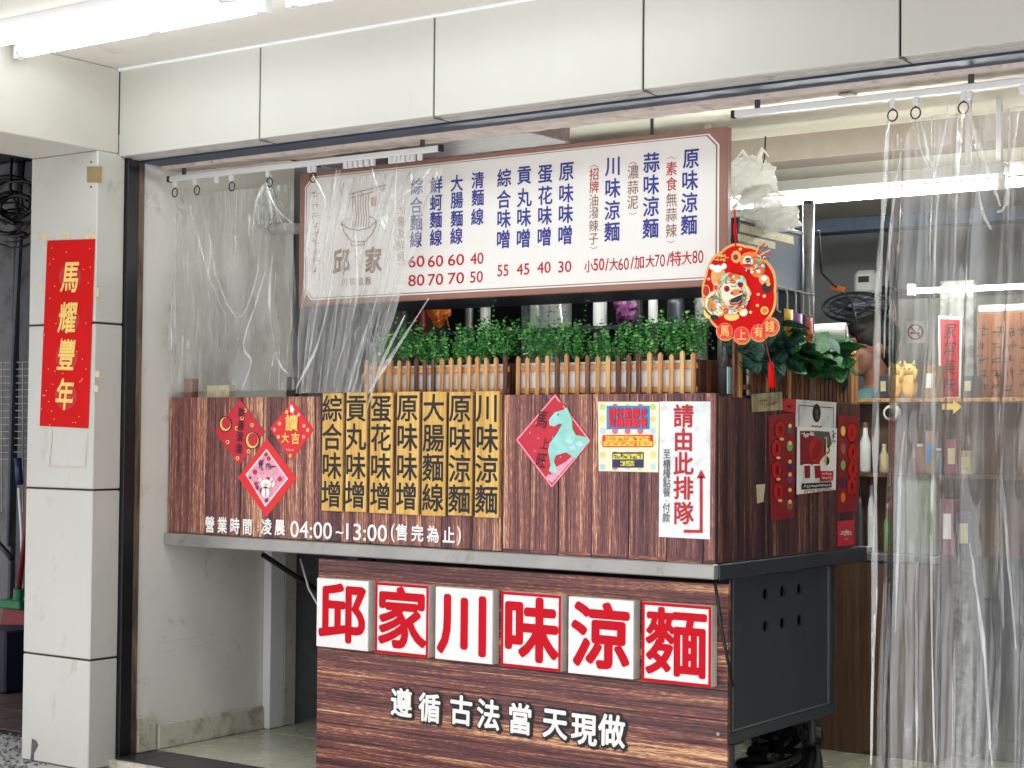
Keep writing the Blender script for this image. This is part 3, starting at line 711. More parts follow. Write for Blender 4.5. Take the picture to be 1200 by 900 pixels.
# opening hours on the upper planks
FU = Face('Y', YF, .0018)
hs_ = thing('opening_hours_lettering', 'white opening hours line along the bottom left of the upper planks', 'lettering', (-4.4, .398, .96))
def HP(*a, **k): Print(FU).text(*a, **k).build(hs_, 'character')
for i, ch in enumerate('營業時間'): HP(ch, 246.5+14.6*i, 615+.9*i, 19, 'ink_white', .026, .80, 2)
HP(':', 303, 619, 11, 'ink_white', .02, 1, 2)
for i, ch in enumerate('凌晨'): HP(ch, 313+15.5*i, 617.5+.9*i, 19, 'ink_white', .026, .86, 2)
HP('04:00', 365, 621, 19.5, 'ink_white', .012, 1, 2, w=49); HP('~', 398.5, 624, 14, 'ink_white', .03, 1, 2, w=9)
HP('13:00', 430, 624, 19.5, 'ink_white', .012, 1, 2, w=48); HP('(', 461, 624.5, 22, 'ink_white', .005, 1, 2, w=4.5)
for i, ch in enumerate('售完為止'): HP(ch, 471.5+18.3*i, 624.2+1.1*i, 19.5, 'ink_white', .024, .92, 2)
HP(')', 538.5, 628, 22, 'ink_white', .005, 1, 2, w=4.5)


# seven bamboo plaques
pe = [(379, 404.5), (407, 432.5), (435, 463), (466, 493.5), (496, 525), (527, 556), (558.5, 588)]
for i, ((u0, u1), s_) in enumerate(zip(pe, ('綜合味增', '貢丸味增', '蛋花味增', '原味味增', '大腸麵線', '原味涼麵', '川味涼麵'))):
    a, b = FU.p(u0, 530).x, FU.p(u1, 530).x; z1 = 1.511+rnd.uniform(-.002, .002); z0 = 1.052+rnd.uniform(-.003, .003)
    lb = ['plaque listing mixed miso soup, leftmost of the seven', 'plaque listing meatball miso soup, second from the left', 'plaque listing egg drop miso soup, third from the left', 'plaque listing plain miso soup, middle of the seven',
          'plaque listing intestine vermicelli, third from the right', 'plaque listing original cold noodles, second from the right', 'plaque listing spicy cold noodles, at the right end'][i]
    t = thing('dish_plaque', 'bamboo '+lb, 'plaque', ((a+b)/2, .39, z0), 'bamboo dish plaques on the counter front')
    MB().box(a+.004, b-.003, .386, .3975, z0, z1, .0025).build('bamboo_strip', 'bamboo', t)
    MB().box(a-.008, a+.0035, .3945, .3975, z0+.003, z1-.003).build('edge_strip', 'dark', t)
    cx = (a+b)/2
    for k, ch in enumerate(s_):
        vs_, fs_ = glyph(ch, .018); cz = z1-.063-.1108*k; MB().add([(cx+q[0]*.100, .3856-q[2], cz+q[1]*.104) for q in vs_], fs_).build('character', 'ink_black', t)

# ------- diamond posters
def diamond(px, mat, label, inner=None):
    fd = Face('Y', YF, .0022); t = sheet(fd, px, mat, 'spring_diamond', label, 'poster', 'diamond spring posters on the counter front'); return t, Print(Face('Y', YF, .0022))
def coin(p, u, v, r): p.disc(u, v, r, r*1.1, 'gold', 2, 14); p.disc(u, v, r*.55, r*.62, 'crimson', 3, 10)
t, p = diamond([(281, 468), (311.5, 506), (280.5, 545), (252, 506)], 'crimson', 'crimson diamond poster with black characters and gold ingots, upper left')
for k, (a, b) in enumerate(((284, 484), (283, 499), (282, 512), (281, 526))): p.text('財源滾滾'[k], a, b, 12, 'ink_black', .01, .85, 6, rot=R(-6))
for u, v, r in ((265, 497, 6.5), (296.5, 516, 7.5)):
    p.disc(u, v, r+1.2, r*1.25+1, 'ink_black', 2, 16); p.disc(u, v, r, r*1.25, 'gold', 3, 16); p.disc(u+1, v-1, r*.8, r*1.05, 'crimson', 4, 14)
for u, v in ((284.5, 490), (278, 502), (296, 498), (267.5, 518), (279, 537), (288, 481), (292, 529)): coin(p, u, v, 2.2)
p.build(t)
t, p = diamond([(343, 470), (368.5, 503.5), (341.5, 539.5), (316.8, 502)], 'red_print', 'small bright red diamond poster with gold characters, upper right of the trio')
p.text('讀', 343, 496, 19, 'gold', .03, 1, 6); p.text('大', 335.5, 513.5, 12, 'gold', .03, 1, 6); p.text('吉', 347.5, 514, 13, 'gold', .03, 1, 6)
for u, v, m_ in ((342.5, 479, 'pink'), (328.5, 496.5, 'gold'), (322.5, 503.5, 'pink'), (327, 512, 'gold'), (357, 499, 'pink'), (361.5, 504, 'gold'), (356.5, 512, 'pink'), (341, 534, 'gold'), (351, 486, 'pink'), (337, 483, 'gold')): p.disc(u, v, 1.8, 2.3, m_, 3, 8)
p.poly([(341, 476), (343, 474), (346, 480), (344, 485), (341, 482)], 'ink_white', 4)
p.scrib(337, 527, 346, 527, 'pink', 5, 4, 2, .5)
p.build(t)
t, p = diamond([(313, 514), (348.3, 560.5), (312.5, 606), (279.5, 559.5)], 'red_print', 'large red bordered diamond poster with a pink floral centre and pale figure')
p.poly([(313, 526), (338, 561), (311.5, 594), (288.5, 556)], 'ink_white', 1); p.poly([(313, 528), (336.5, 561), (311.5, 591.5), (290, 556.5)], 'pink', 2)
r_ = random.Random(9)
for i in range(70):
    a, b = r_.uniform(-1, 1), r_.uniform(-1, 1)
    if abs(a)+abs(b) > .9: continue
    m_ = r_.choice(['crimson', 'purple', 'pink', 'dot_r', 'ink_white', 'pink', 'red_print', 'greenprint'] if i % 6 == 0 else ['crimson', 'purple', 'dot_r', 'pink']); rr = r_.uniform(1, 3)
    p.disc(313+a*23, 560+b*31, rr, rr*1.1, m_, 3+i % 3, 7)
for k, ch in enumerate('好'): p.text(ch, 307, 545.5, 7, 'ink_black', .01, 1, 8)
p.scrib(311, 545.5, 323, 546.5, 'ink_black', 3, 22, 5, .6)
p.disc(313, 567, 6.5, 5.5, 'ink_white', 7, 14); p.disc(312.5, 577, 4.8, 7, 'ink_white', 7, 14); p.disc(322, 567, 1.6, 4, 'ink_white', 7, 10, rot=.4); p.disc(306, 562, 2, 2, 'ink_white', 7, 8); p.disc(319.5, 561.5, 2, 2, 'ink_white', 7, 8)
p.disc(313, 568, 2.6, 1.6, 'gold', 8, 10); p.line([(313, 572), (313, 583)], .9, 'dot_r', 9)
p.build(t)
t, p = diamond([(651, 461), (694, 516.7), (647, 573), (604, 515.5)], 'crimson', 'crimson and white diamond poster with a pale mint leaping horse')
p.line([(651, 463.5), (691.8, 516.7), (647.3, 570), (606.5, 515.5), (651, 463.5)], 1.6, 'pink', 2)
for i in range(40):
    a, b = r_.uniform(-1, 1), r_.uniform(-1, 1)
    if abs(a)+abs(b) > .85: continue
    p.disc(648+a*42, 517+b*52, r_.uniform(.6, 2), r_.uniform(.6, 2), r_.choice(['pink', 'dot_r', 'pink']), 1+i % 2, 7)
p.poly([(649, 549), (664, 541), (684, 522), (690, 517), (648, 566), (640, 560)], 'pink', 2)
p.poly([(665, 477), (662, 480), (651, 483), (644, 492), (644.5, 498), (650, 500), (656, 496.5), (659, 497), (653, 508), (645, 519), (643, 528), (646, 545), (644, 552), (651, 554), (654, 551), (650, 541), (652, 534), (664, 530), (676, 538), (682, 528), (692, 516), (688, 512), (676, 510), (672, 503), (671, 490)], 'mint', 3)
p.line([(665, 477), (671, 490), (672, 503), (676, 510), (688, 512)], 1.0, 'greenprint', 4); p.line([(659, 497), (653, 508), (645, 519)], .9, 'ink_grey', 4)
for u, v in ((672, 525), (668, 517), (680, 520)): p.disc(u, v, 4, 3, 'dot_b', 4, 10)
p.disc(656, 475.5, 4.5, 4.5, 'crimson', 3, 12); p.disc(655, 486, 1, 1, 'ink_black', 5, 6)
for ch, u, v, h in (('馬', 636, 492, 21), ('上', 639, 520, 15), ('旺', 635, 540, 19)): p.text(ch, u, v, h, 'ink_black', .0, .75, 6, rot=R(-6), shear=.1)
p.build(t)

# notice with dots
fn_ = Face('Y', YF, .0022)
t = sheet(fn_, [(701, 470.7), (773, 471), (771.5, 553.5), (702, 552)], 'paper', 'ordering_notice', 'cream dotted paper notice with blue, red and navy text boxes', 'notice')
p = Print(fn_)
for i in range(5):
    for j in range(6):
        u, v = 706.5+14.8*i, 477+14*j; p.disc(u, v, 3.6, 3.9, ['dot_g', 'dot_b', 'dot_r', 'dot_y'][(i*2+j*3+i*j) % 4] if 0 < i < 4 else ['dot_g', 'dot_y', 'dot_b'][j % 3], 1, 14)
p.poly([(711.5, 475.5), (762, 475.5), (762, 503), (711.5, 503)], 'blueprint', 2)
for k, ch in enumerate('請移動腳步'): p.text(ch, 718.5+9.2*k, 484, 11.5, 'navy', .06, .86, 3); p.text(ch, 718.5+9.2*k, 484, 11.5, 'red_print', .03, .86, 5)
for k, ch in enumerate('到櫃檯點餐'): p.text(ch, 718.5+9.2*k, 495.5, 11.5, 'navy', .06, .86, 3); p.text(ch, 718.5+9.2*k, 495.5, 11.5, 'red_print', .03, .86, 5)
p.poly([(706.5, 510), (766, 509.5), (766, 524), (706.5, 524)], 'red_print', 2)
for row, v in ((0, 514), (1, 520)): p.line([(710 if row == 0 else 708, v), (762 if row == 0 else 765, v)], 5.4, 'yellow', 3); p.scrib(710, v, 763, v, 'red_print', 12, 31+row, 3.6, .5)
p.poly([(718, 530), (755, 530), (755, 548), (718, 548)], 'navy', 2)
p.line([(719, 535), (754, 535)], 6.4, 'yellow', 3); p.line([(728, 543), (744, 543)], 6, 'yellow', 3); p.scrib(720, 535, 753, 535, 'navy', 6, 41, 4.5, .7); p.scrib(728, 543, 744, 543, 'navy', 3, 42, 4.5, .7)
p.build(t)
# queue sign
t = sheet(fn_, [(773.5, 470.5), (833, 470.5), (832, 632), (772.5, 629)], 'marble', 'queue_sign', 'white marbled sign with red characters and a red turning arrow', 'sign', th=.002)
def QP(*a, **k): Print(fn_).text(*a, **k).build(t, 'character')
for k, (u, v) in enumerate(((801.5, 488), (801.5, 516), (801.5, 544), (801.5, 572.5), (801.5, 602))): QP('請由此排隊'[k], u, v, 27, 'ink_red', .022, .98, 3)
for k, (u, v) in enumerate(((782, 532), (782, 544), (782, 555), (782, 566), (781.8, 577), (781.5, 586.5), (781.5, 595.5), (781.3, 607))): QP('至櫃檯點餐·付款'[k], u, v, 11.5, 'ink_grey', .004, .9, 3)
p = Print(fn_)
p.poly([(822.3, 550), (827.6, 560.5), (817.2, 560.5)], 'ink_red', 3); p.line([(822.3, 558), (822.3, 623.5)], 3.4, 'ink_red', 3); p.line([(802, 622.5), (824, 622.8)], 3.4, 'ink_red', 4)
p.build(t, 'turning_arrow')

# ------- right flank posters (plane X = -2.68)
FS = Face('X', X1, .0022)
def couplet(c, label, name_col, ovals):
    t = sheet(FS, c, 'dull_red', 'spring_couplet', label, 'couplet', 'red spring couplets on the right flank'); p = Print(FS)
    for (u, v) in ovals: p.disc(u, v, 6.5, 11.5, 'ink_black', 1, 18); p.disc(u, v, 5.8, 10.6, 'red_dk', 2, 18)
    return t, p
t, p = couplet([(900, 487), (931, 484), (930, 606), (903, 611)], 'dull red couplet with a column of dark ovals, left of the white poster', 0, [(913, 504), (909, 526), (909, 551), (911, 576)])
for k, (u, v) in enumerate(((913.5, 504), (909.5, 526), (909.5, 551), (911.5, 576))): p.text('好事發生'[k], u, v, 10, 'ink_black', .01, .8, 4); p.disc(u+1, v+10.5, 3, 2, 'gold', 5, 5)
for k, v in enumerate((503, 523, 545, 560, 578, 592)): p.disc(924.5, v, 3.6, 6, ['ink_grey', 'greenprint', 'navy', 'purple', 'dull_red', 'ink_brown'][k], 2, 10); p.disc(924.5, v-4, 2.2, 2.6, 'gold', 3, 8)
p.build(t)
t, p = couplet([(982, 486), (1005, 489), (1004, 597), (981, 602)], 'dull red couplet with dark ovals at the rear end of the flank', 0, [(997.5, 507), (998.5, 530), (998.5, 550), (997.5, 570)])
for k, v in enumerate((505, 526, 545, 566, 583)): p.disc(987, v, 2.8, 6, ['gold', 'ink_brown', 'greenprint', 'navy', 'orange'][k], 2, 10)
for k, (u, v) in enumerate(((997.5, 507), (998.5, 530), (998.5, 550), (997.5, 570))): p.text('平安喜樂'[k], u, v, 9, 'ink_black', .01, .7, 4)
p.build(t)
t = sheet(FS, [(917, 467), (932.5, 468), (932, 484), (917, 481)], 'crimson', 'red_paper_scrap', 'small red paper scrap sticking out left of the white poster', 'paper')
p = Print(FS); p.disc(924, 476, 2.5, 1.5, 'ink_black', 1, 8); p.build(t)
t = sheet(FS, [(932, 468), (979.5, 471.5), (978.5, 503), (932, 500)], 'marble', 'grey_flyer', 'pale grey flyer with a black oval logo above the red poster', 'flyer')
p = Print(FS); p.line([(935.5, 475), (976, 478)], 1, 'ink_black', 1); p.line([(935.5, 475), (935.5, 499)], .7, 'ink_black', 1); p.line([(976, 478), (975.5, 502)], .7, 'ink_black', 1)
p.disc(956, 484, 4.8, 10.8, 'ink_black', 2, 20); p.disc(956, 483, 1.6, 3.5, 'ink_grey', 3, 10); p.disc(956.3, 489, 2.2, 2, 'ink_grey', 3, 10); p.scrib(950, 499.5, 962, 500, 'dull_red', 5, 51, 2.4, .6, 2); p.build(t)
FS2 = Face('X', X1, .0048)
t = sheet(FS2, [(933, 500), (979.5, 502), (978, 574), (932.5, 579.5)], 'ink_white', 'dish_poster', 'white edged poster with a dark red picture and black strip', 'poster')
p = Print(FS2); p.poly([(936, 505), (959, 505), (959, 545), (936, 545)], 'dull_red', 1); p.poly([(953, 505), (970, 506), (973, 520), (966, 532), (955, 545)], 'ink_grey', 2)
p.disc(955, 528, 8, 15, 'red_dk', 3, 20); p.disc(955, 528, 8, 15, 'gold', 2, 20); p.disc(955, 528, 4.5, 11, 'dull_red', 4, 14, rot=.3)
p.disc(967, 527, 3, 5, 'ink_black', 5, 12); p.disc(967, 540, 2.6, 5, 'ink_black', 5, 12); p.disc(967, 527, 1.4, 2.8, 'ink_white', 6, 10)
for u in (943.5, 955.5): p.poly([(u-5, 544), (u+4.5, 544), (u+4.5, 561), (u-4, 562)], 'ink_white', 5); p.poly([(u-3.8, 545.5), (u+3.4, 545.5), (u+3.4, 560), (u-3, 560.5)], 'dull_red', 6)
p.poly([(958, 552), (974, 552), (973.5, 563), (958, 564)], 'red_dk', 7); p.scrib(960, 555, 972, 555, 'ink_white', 5, 61, 2.2, .4, 8); p.scrib(960, 560, 972, 560, 'ink_white', 5, 62, 2.2, .4, 8)
p.poly([(937, 566.5), (972, 565), (972, 571), (937, 573.5)], 'ink_black', 6); p.scrib(939, 570, 970, 568.5, 'ink_white', 11, 63, 2.6, .4, 8); p.scrib(938, 576.5, 975, 573.5, 'red_dk', 10, 64, 2.2, .5, 8)
p.scrib(938, 510, 950, 508, 'ink_white', 4, 65, 4.5, .8, 8); p.scrib(974, 504, 974, 518, 'ink_black', 4, 66, 3.4, .6, 8); p.line([(963, 514), (966, 512), (965, 545)], 1.2, 'gold', 7)
p.build(t)
t = sheet(FS, [(981, 611), (1000.5, 609), (1000, 638), (981.5, 640.5)], 'crimson', 'red_envelope_sticker', 'small square red sticker with white writing at the rear lower flank', 'sticker')
p = Print(FS); p.scrib(986, 625, 996, 624, 'ink_white', 4, 71, 5, .8, 2); p.line([(989, 632), (993, 631.8)], .7, 'ink_white', 2); p.build(t)
t = sheet(FS, [(886, 568), (896, 567), (894, 588), (887, 590)], 'tape', 'tape_piece', 'piece of yellowed tape on the dark flank planks', 'tape')
FT = Face('X', X1, .006)
t = sheet(FT, [(880, 462), (914.5, 459), (915.5, 480.5), (880.5, 483)], 'tagwood', 'wooden_tag', 'small pale wooden tag with carved letters at the flank corner', 'wooden tag', th=.005)
p = Print(FT); p.scrib(886, 472, 909, 470.5, 'ink_tan', 5, 81, 8, 1.1, 1); p.build(t, 'carved_letters')

# ============================================================ menu sign
sgX0, sgX1, sgZ0, sgZ1, sgY = -4.642, -2.694, 1.865, 2.405, .50
ms = thing('menu_sign', 'large cream menu signboard with brown border hanging over the counter', 'menu sign', ((sgX0+sgX1)/2, .515, sgZ0))
MB().box(sgX0, sgX1, sgY, sgY+.03, sgZ0, sgZ1, .003).build('frame', 'signbrown', ms)
nb = .035
def notch(x0, x1, z0, z1, n_): return [(x0+n_, z0), (x1-n_, z0), (x1, z0+n_), (x1, z1-n_), (x1-n_, z1), (x0+n_, z1), (x0, z1-n_), (x0, z0+n_)]
def platepoly(ins, n_, y, th, mat, name, lz=0):
    MB().prism([(x, y, z) for x, z in notch(sgX0+ins, sgX1-ins, sgZ0+ins*.72, sgZ1-ins*.60, n_)], (0, -th, 0)).build(name, mat, ms)
platepoly(.031, .040, sgY-.0002, .0016, 'ink_white', 'outer_line'); platepoly(.038, .038, sgY-.0019, .001, 'signbrown', 'border_line'); platepoly(.043, .037, sgY-.003, .001, 'cream', 'board_face')
FM = Face('Y', sgY-.0042, 0)
def colt(s_, cs, h, m_, off=.02, wx=.92):
    for ch, (u, v) in zip(s_, cs): Print(FM).text(ch, u, v, h, m_, off, wx, 1).build(ms, 'character')
colt('原味涼麵', [(810, 186), (808.5, 212), (808, 238), (807.5, 264)], 23.5, 'ink_blue')
colt('素食', [(787, 198), (787, 216)], 16.5, 'ink_red', .008); colt('無蒜辣', [(787, 234.5), (786.8, 252), (786.5, 270.5)], 16.5, 'ink_brown', .004)
colt('蒜味涼麵', [(763.5, 191), (763, 217), (763, 242.5), (762.5, 268)], 23.5, 'ink_blue')
colt('濃蒜泥', [(742, 202), (741.8, 220), (741.5, 237.5)], 16.5, 'ink_brown', .004)
colt('川味涼麵', [(718.5, 195), (718, 221), (717.5, 247), (717.3, 272)], 23, 'ink_blue')
colt('招牌', [(696.5, 204.5), (696.3, 219.5)], 14.5, 'ink_red', .008); colt('油潑辣子', [(696, 235), (696, 249.5), (695.8, 265), (695.6, 280)], 14.5, 'ink_brown', .004)
colt('原味味噌', [(664, 201), (663.5, 227), (663, 251), (662.5, 276)], 22.5, 'ink_blue')
colt('蛋花味噌', [(639, 204), (639, 229.5), (638.5, 253), (638, 278)], 22, 'ink_blue')
colt('貢丸味噌', [(614.5, 205.5), (614.5, 232), (614, 255), (613.5, 280)], 22, 'ink_blue')
colt('綜合味噌', [(591, 209), (590.5, 234), (590.5, 257), (590, 281)], 21.5, 'ink_blue')
colt('清麵線', [(560, 211.5), (560, 232), (559.5, 254.5)], 19.5, 'ink_blue')
colt('大腸麵線', [(535.5, 215), (535.5, 235), (535.5, 256.5), (535, 277)], 19.5, 'ink_blue')
colt('鮮蚵麵線', [(511.5, 217), (511, 238), (511, 258), (511, 279)], 19.5, 'ink_blue')
colt('綜合麵線', [(488.5, 219), (488, 241), (488, 261), (487.5, 281)], 19.5, 'ink_blue')
colt('大腸及鮮蚵', [(470, 246), (470, 260), (470, 274), (469.8, 288), (469.6, 301)], 12, 'ink_tan', .003)
p = Print(FM)
for u, v, c in ((787, 184.5, 0), (786, 284, 1), (742, 190.5, 0), (741.5, 251, 1), (696.5, 194, 0), (695.5, 291, 1), (470, 236, 0), (469.5, 310, 1)):
    s_ = 1 if c else -1; p.line([(u-4.5, v-s_*1.6), (u, v+s_*.6), (u+4.5, v-s_*1.9)], .8, 'ink_tan', 1)
p.build(ms, 'bracket')
for s_, u, v, w_ in (('55', 589.5, 317, 13), ('45', 613, 315.5, 15), ('40', 637.5, 313.5, 16), ('30', 662, 312.5, 15.5), ('60', 488, 306.5, 19), ('60', 510.5, 306, 18), ('60', 534.5, 304.5, 19), ('40', 559, 303, 15.5), ('80', 488, 328.5, 19), ('70', 510.5, 327.5, 18), ('70', 534.5, 326, 19), ('50', 558.5, 324.5, 15)):
    Print(FM).text(s_, u, v, 13.2, 'ink_red', .012, 1, 1, w=w_).build(ms, 'price')
for q in ([(724, 303), (738, 302), (738, 318), (724, 319)], [(767, 297), (780.5, 296), (780.5, 313.5), (767, 314.5)], [(811, 293), (826, 292), (826, 309), (811, 310)]): Print(FM).poly(q, 'ink_white', 1).build(ms, 'price_patch')
sm = [('小', 690, 312.5, 12, 0), ('50', 702, 310, 14, 12.5), ('/', 711.5, 310, 14, 4), ('大', 719.5, 310, 12.5, 0), ('60', 731, 309.5, 14, 12.5), ('/', 741, 308, 14, 4), ('加', 749.5, 307.5, 13.5, 0), ('大', 762, 306.5, 12.5, 0), ('70', 773.5, 305.5, 14.5, 12), ('/', 783.5, 304.5, 14, 4), ('特', 792, 303.5, 15, 0), ('大', 805, 302.5, 13.5, 0), ('80', 818, 301, 15, 13)]
for s_, u, v, h, w_ in sm:
    if w_: Print(FM).text(s_, u, v, h, 'ink_red', .012, 1, 2, w=w_).build(ms, 'price')
    else: Print(FM).text(s_, u, v, h*1.2, 'ink_red', .010, .85, 2).build(ms, 'character')
# bowl logo
p = Print(FM); br = 'ink_brown'
p.line([(400, 262), (403, 271), (409, 280), (414, 283.5), (428, 283), (435, 276), (440.5, 265), (441, 259)], 1.5, br, 1)
p.line([(400, 262), (404, 258), (412, 256)], 1.2, br, 1); p.line([(441, 259), (437, 255), (433, 254)], 1.2, br, 1); p.line([(400, 262), (408, 268), (420, 270), (433, 267), (441, 259)], 1.4, br, 1)
p.line([(411, 283), (412, 287.5), (427, 287), (427.5, 283)], 1.3, br, 1)
for k in range(7): u = 414+3*k; p.line([(u, 226+(k % 2)*4), (u-.8, 240), (u+.8, 254), (u, 266)], 1.1, br, 1)
p.line([(416, 226), (422, 224), (426, 229)], 1, br, 1); p.line([(408, 228), (452, 217)], 1.8, br, 2); p.line([(412, 232), (452, 221)], 1.5, br, 2)
p.poly([(435, 231), (441, 230), (441, 241), (435, 242)], 'ink_red', 1)
p.build(ms, 'bowl_emblem')
p = Print(FM); p.text('邱', 400, 307.5, 30, br, .035, .85, 1); p.text('家', 437.5, 305.5, 30, br, .035, .85, 1)
for k, ch in enumerate('川味涼麵'): p.text(ch, 404+9.2*k, 331-.5*k, 10, br, .01, .9, 1)
for k in range(4): p.scrib(418, 300, 419, 312, 'ink_tan', 3, 90+k, 3, .5, 1)
p.scrib(370, 224, 369.5, 322, 'ink_tan', 9, 95, 7, .8, 1)
p.build(ms, 'shop_name')
for x in (-4.2, -3.0): MB().tube([(x, .515, sgZ1), (x, .515, 2.60)], .006, 8).build('hanging_rod', 'steel_dk', ms)

# ============================================================ planters on the counter
def hedge(xa, xb, z0, seed, parent, z_top=1.70):
    r_ = random.Random(seed); mb = MB()
    n = int((xb-xa)*380)
    for i in range(n):
        x, y = r_.uniform(xa, xb), r_.uniform(.455, .60)
        H = z_top+.035+.075*mn.noise(Vector((x*7, seed, 0)))+.035*mn.noise(Vector((x*22, y*20, seed)))+.03*mn.noise(Vector((x*45, seed, 3)))+(.09 if r_.random() < .12 else 0)*r_.random()
        base = Vector((x, y, z0)); tip = Vector((x+r_.uniform(-.03, .03), y+r_.uniform(-.05, .02), H+r_.uniform(-.05, .02)))
        for k in range(9):
            t_ = .45+.55*k/8; c = base.lerp(tip, t_)
            for s_ in (-1, 1):
                ang = r_.uniform(0, 6.28); dirv = Vector((math.cos(ang), math.sin(ang), r_.uniform(-.1, .8))).normalized(); l = r_.uniform(.0055, .0135); sd_ = dirv.orthogonal().normalized(); sd_.rotate(Matrix.Rotation(r_.uniform(0, 6.28), 3, dirv)); nv_ = dirv.cross(sd_)
                q = c; mb.add([q, q+dirv*l*.35+sd_*l*.42, q+dirv*l*.8+sd_*l*.36, q+dirv*l*1.05, q+dirv*l*.8-sd_*l*.36, q+dirv*l*.35-sd_*l*.42, q+dirv*l*.55-nv_*l*.12], [(0, 1, 6), (1, 2, 6), (2, 3, 6), (3, 4, 6), (4, 5, 6), (5, 0, 6)], 0)
    return mb.build('foliage', 'leaf', parent, kind='stuff')
def picket_mesh(x, y, z0, z1, w_, th=.008, axis=0):
    t_ = w_*.55
    if axis == 0: return [(x-w_/2, y, z0), (x+w_/2, y, z0), (x+w_/2, y, z1-t_), (x, y, z1), (x-w_/2, y, z1-t_)], (0, -th, 0)
    return [(x, y-w_/2, z0), (x, y+w_/2, z0), (x, y+w_/2, z1-t_), (x, y, z1), (x, y-w_/2, z1-t_)], (th, 0, 0)
def planter(xa, xb, label, seed, npk):
    z0 = ZP-.004+.001; t = thing('planter', label, 'planter', ((xa+xb)/2, .5, z0), 'picket fence planters on the counter top')
    r_ = random.Random(seed)
    MB().box(xa+.012, xb-.012, .452, .60, z0, z0+.118, .002).build('planter_box', 'white', t)
    for z in (z0+.008, z0+.088): MB().box(xa, xb, .441, .450, z, z+.020, .002).build('fence_rail', 'picket', t)
    for x in (xa+.007, xb-.007): MB().box(x-.006, x+.006, .4515, .605, z0+.01, z0+.12, .001).build('end_board', 'picket_dk', t)
    for i in range(npk):
        x = xa+.012+(xb-xa-.024)*i/(npk-1); h = .145+r_.uniform(-.006, .006)
        pts, off = picket_mesh(x+r_.uniform(-.002, .002), .4405, z0+.001, z0+h, .0165); MB().prism(pts, off).build('picket', 'picket_dk' if r_.random() < .22 else 'picket', t)
    hedge(xa+.01, xb-.01, z0+.08, seed, t)
planter(-4.238, -3.555, 'left picket planter of green hedge, partly behind the curtain', 11, 17)
planter(-3.520, -2.775, 'right picket planter of green hedge, next to the corner pole', 12, 18)
# flank planter: dark pickets and big leaves
t = thing('leaf_planter', 'dark picket planter of broad glossy leaves on the right flank', 'planter', (-2.75, 1.05, ZP-.004))
zf = ZP-.011
MB().box(-2.80, -2.695, .70, 1.54, zf, zf+.16, .002).build('planter_box', 'picket_dk', t)
for i in range(30):
    y = .545+.030*i*1.15
    if y > 1.55: break
    z1 = zf+.245+rnd.uniform(-.008, .008) if y < .9 else zf+.20+rnd.uniform(-.01, .01)
    if .60 < y < .66: continue
    pts, off = picket_mesh(-2.690, y, zf+.001, z1, .024, axis=1); MB().prism(pts, off).build('picket', 'picket_dk' if rnd.random() < .85 else 'picket', t)
for z in (zf+.03, zf+.16): MB().box(-2.694, -2.6905, .54, 1.555, z, z+.016).build('fence_rail', 'picket_dk', t)
def leaf_template():
    n = 8; vs = []; fc = []
    out = [(0, 0), (.14, .30), (.40, .46), (.66, .40), (.86, .20), (1.0, 0)]
    for a, b in out: vs.append((a, b, .10*b-.18*a*a))
    for a, b in out[1:-1]: vs.append((a, -b, .10*b-.18*a*a))
    mid = []
    for a in (.14, .40, .66, .86): mid.append(len(vs)); vs.append((a, 0, -.05-.18*a*a))
    U = [0, 1, 2, 3, 4, 5]; L = [0, 6, 7, 8, 9, 5]; Mi = [0]+mid+[5]
    for k in range(5):
        if k == 0: fc += [(0, Mi[1], U[1]), (0, L[1], Mi[1])]
        elif k == 4: fc += [(Mi[4], 5, U[4]), (Mi[4], L[4], 5)]
        else: fc += [(Mi[k], Mi[k+1], U[k+1], U[k]), (Mi[k], L[k], L[k+1], Mi[k+1])]
    ms_ = []
    for nm, mt in (('leaf', 'bigleaf'), ('leaf', 'bigleaf2')):
        me = bpy.data.meshes.new('broad_leaf'); me.from_pydata(vs, [], fc); me.materials.append(M[mt]); me.polygons.foreach_set('use_smooth', [True]*len(fc)); me.update(); ms_.append(me)
    return ms_
LM = leaf_template(); r_ = random.Random(21)
def leaf(parent, pos, direction, size, me, roll):
    o = bpy.data.objects.new('leaf', me); C.objects.link(o); o.parent = parent
    q = Vector(direction).normalized().to_track_quat('X', 'Z'); o.rotation_mode = 'QUATERNION'; o.rotation_quaternion = q @ Vector((1, 0, 0)).rotation_difference(Vector((1, 0, 0))) @ Matrix.Rotation(roll, 4, 'X').to_quaternion()
    o.location = Vector(pos)-LOC[parent.name]; o.scale = (size, size, size)
for i in range(190):
    y = r_.uniform(.56, 1.40); z = zf+.11+r_.betavariate(2, 2)*(.17 if y < 1.15 else .13); x = -2.70+r_.uniform(-.04, .07)
    leaf(t, (x, y, z), (r_.uniform(.1, 1), r_.uniform(-.9, .9), r_.uniform(-.9, .25)), r_.uniform(.06, .11), LM[1 if (y < .85 or r_.random() < .25) else 0], r_.uniform(-.5, .5))
for i in range(16):
    y = .56+i*.058; MB().tube([(-2.74, y, zf+.10), (-2.73+r_.uniform(-.02, .03), y+r_.uniform(-.04, .04), zf+.2), (-2.70+r_.uniform(-.02, .05), y+r_.uniform(-.06, .06), zf+.225)], .003, 5).build('stem', 'bark', t)
# small upright cards beside the pickets
for k, (u0, u1, v0, v1, m_, lb) in enumerate(((853, 866, 430, 467, 'dot_b', 'pale blue ruled card standing behind the flank corner'), (876, 889, 432, 456, 'paper', 'small cream card tucked between the flank pickets'))):
    q0, q1 = onX(u0, v0, -2.702), onX(u1, v1, -2.702); MB().box(-2.706, -2.702, q0.y, q1.y, ZP, q0.z, .0005).build('price_card', m_, label=lb, cat='card')

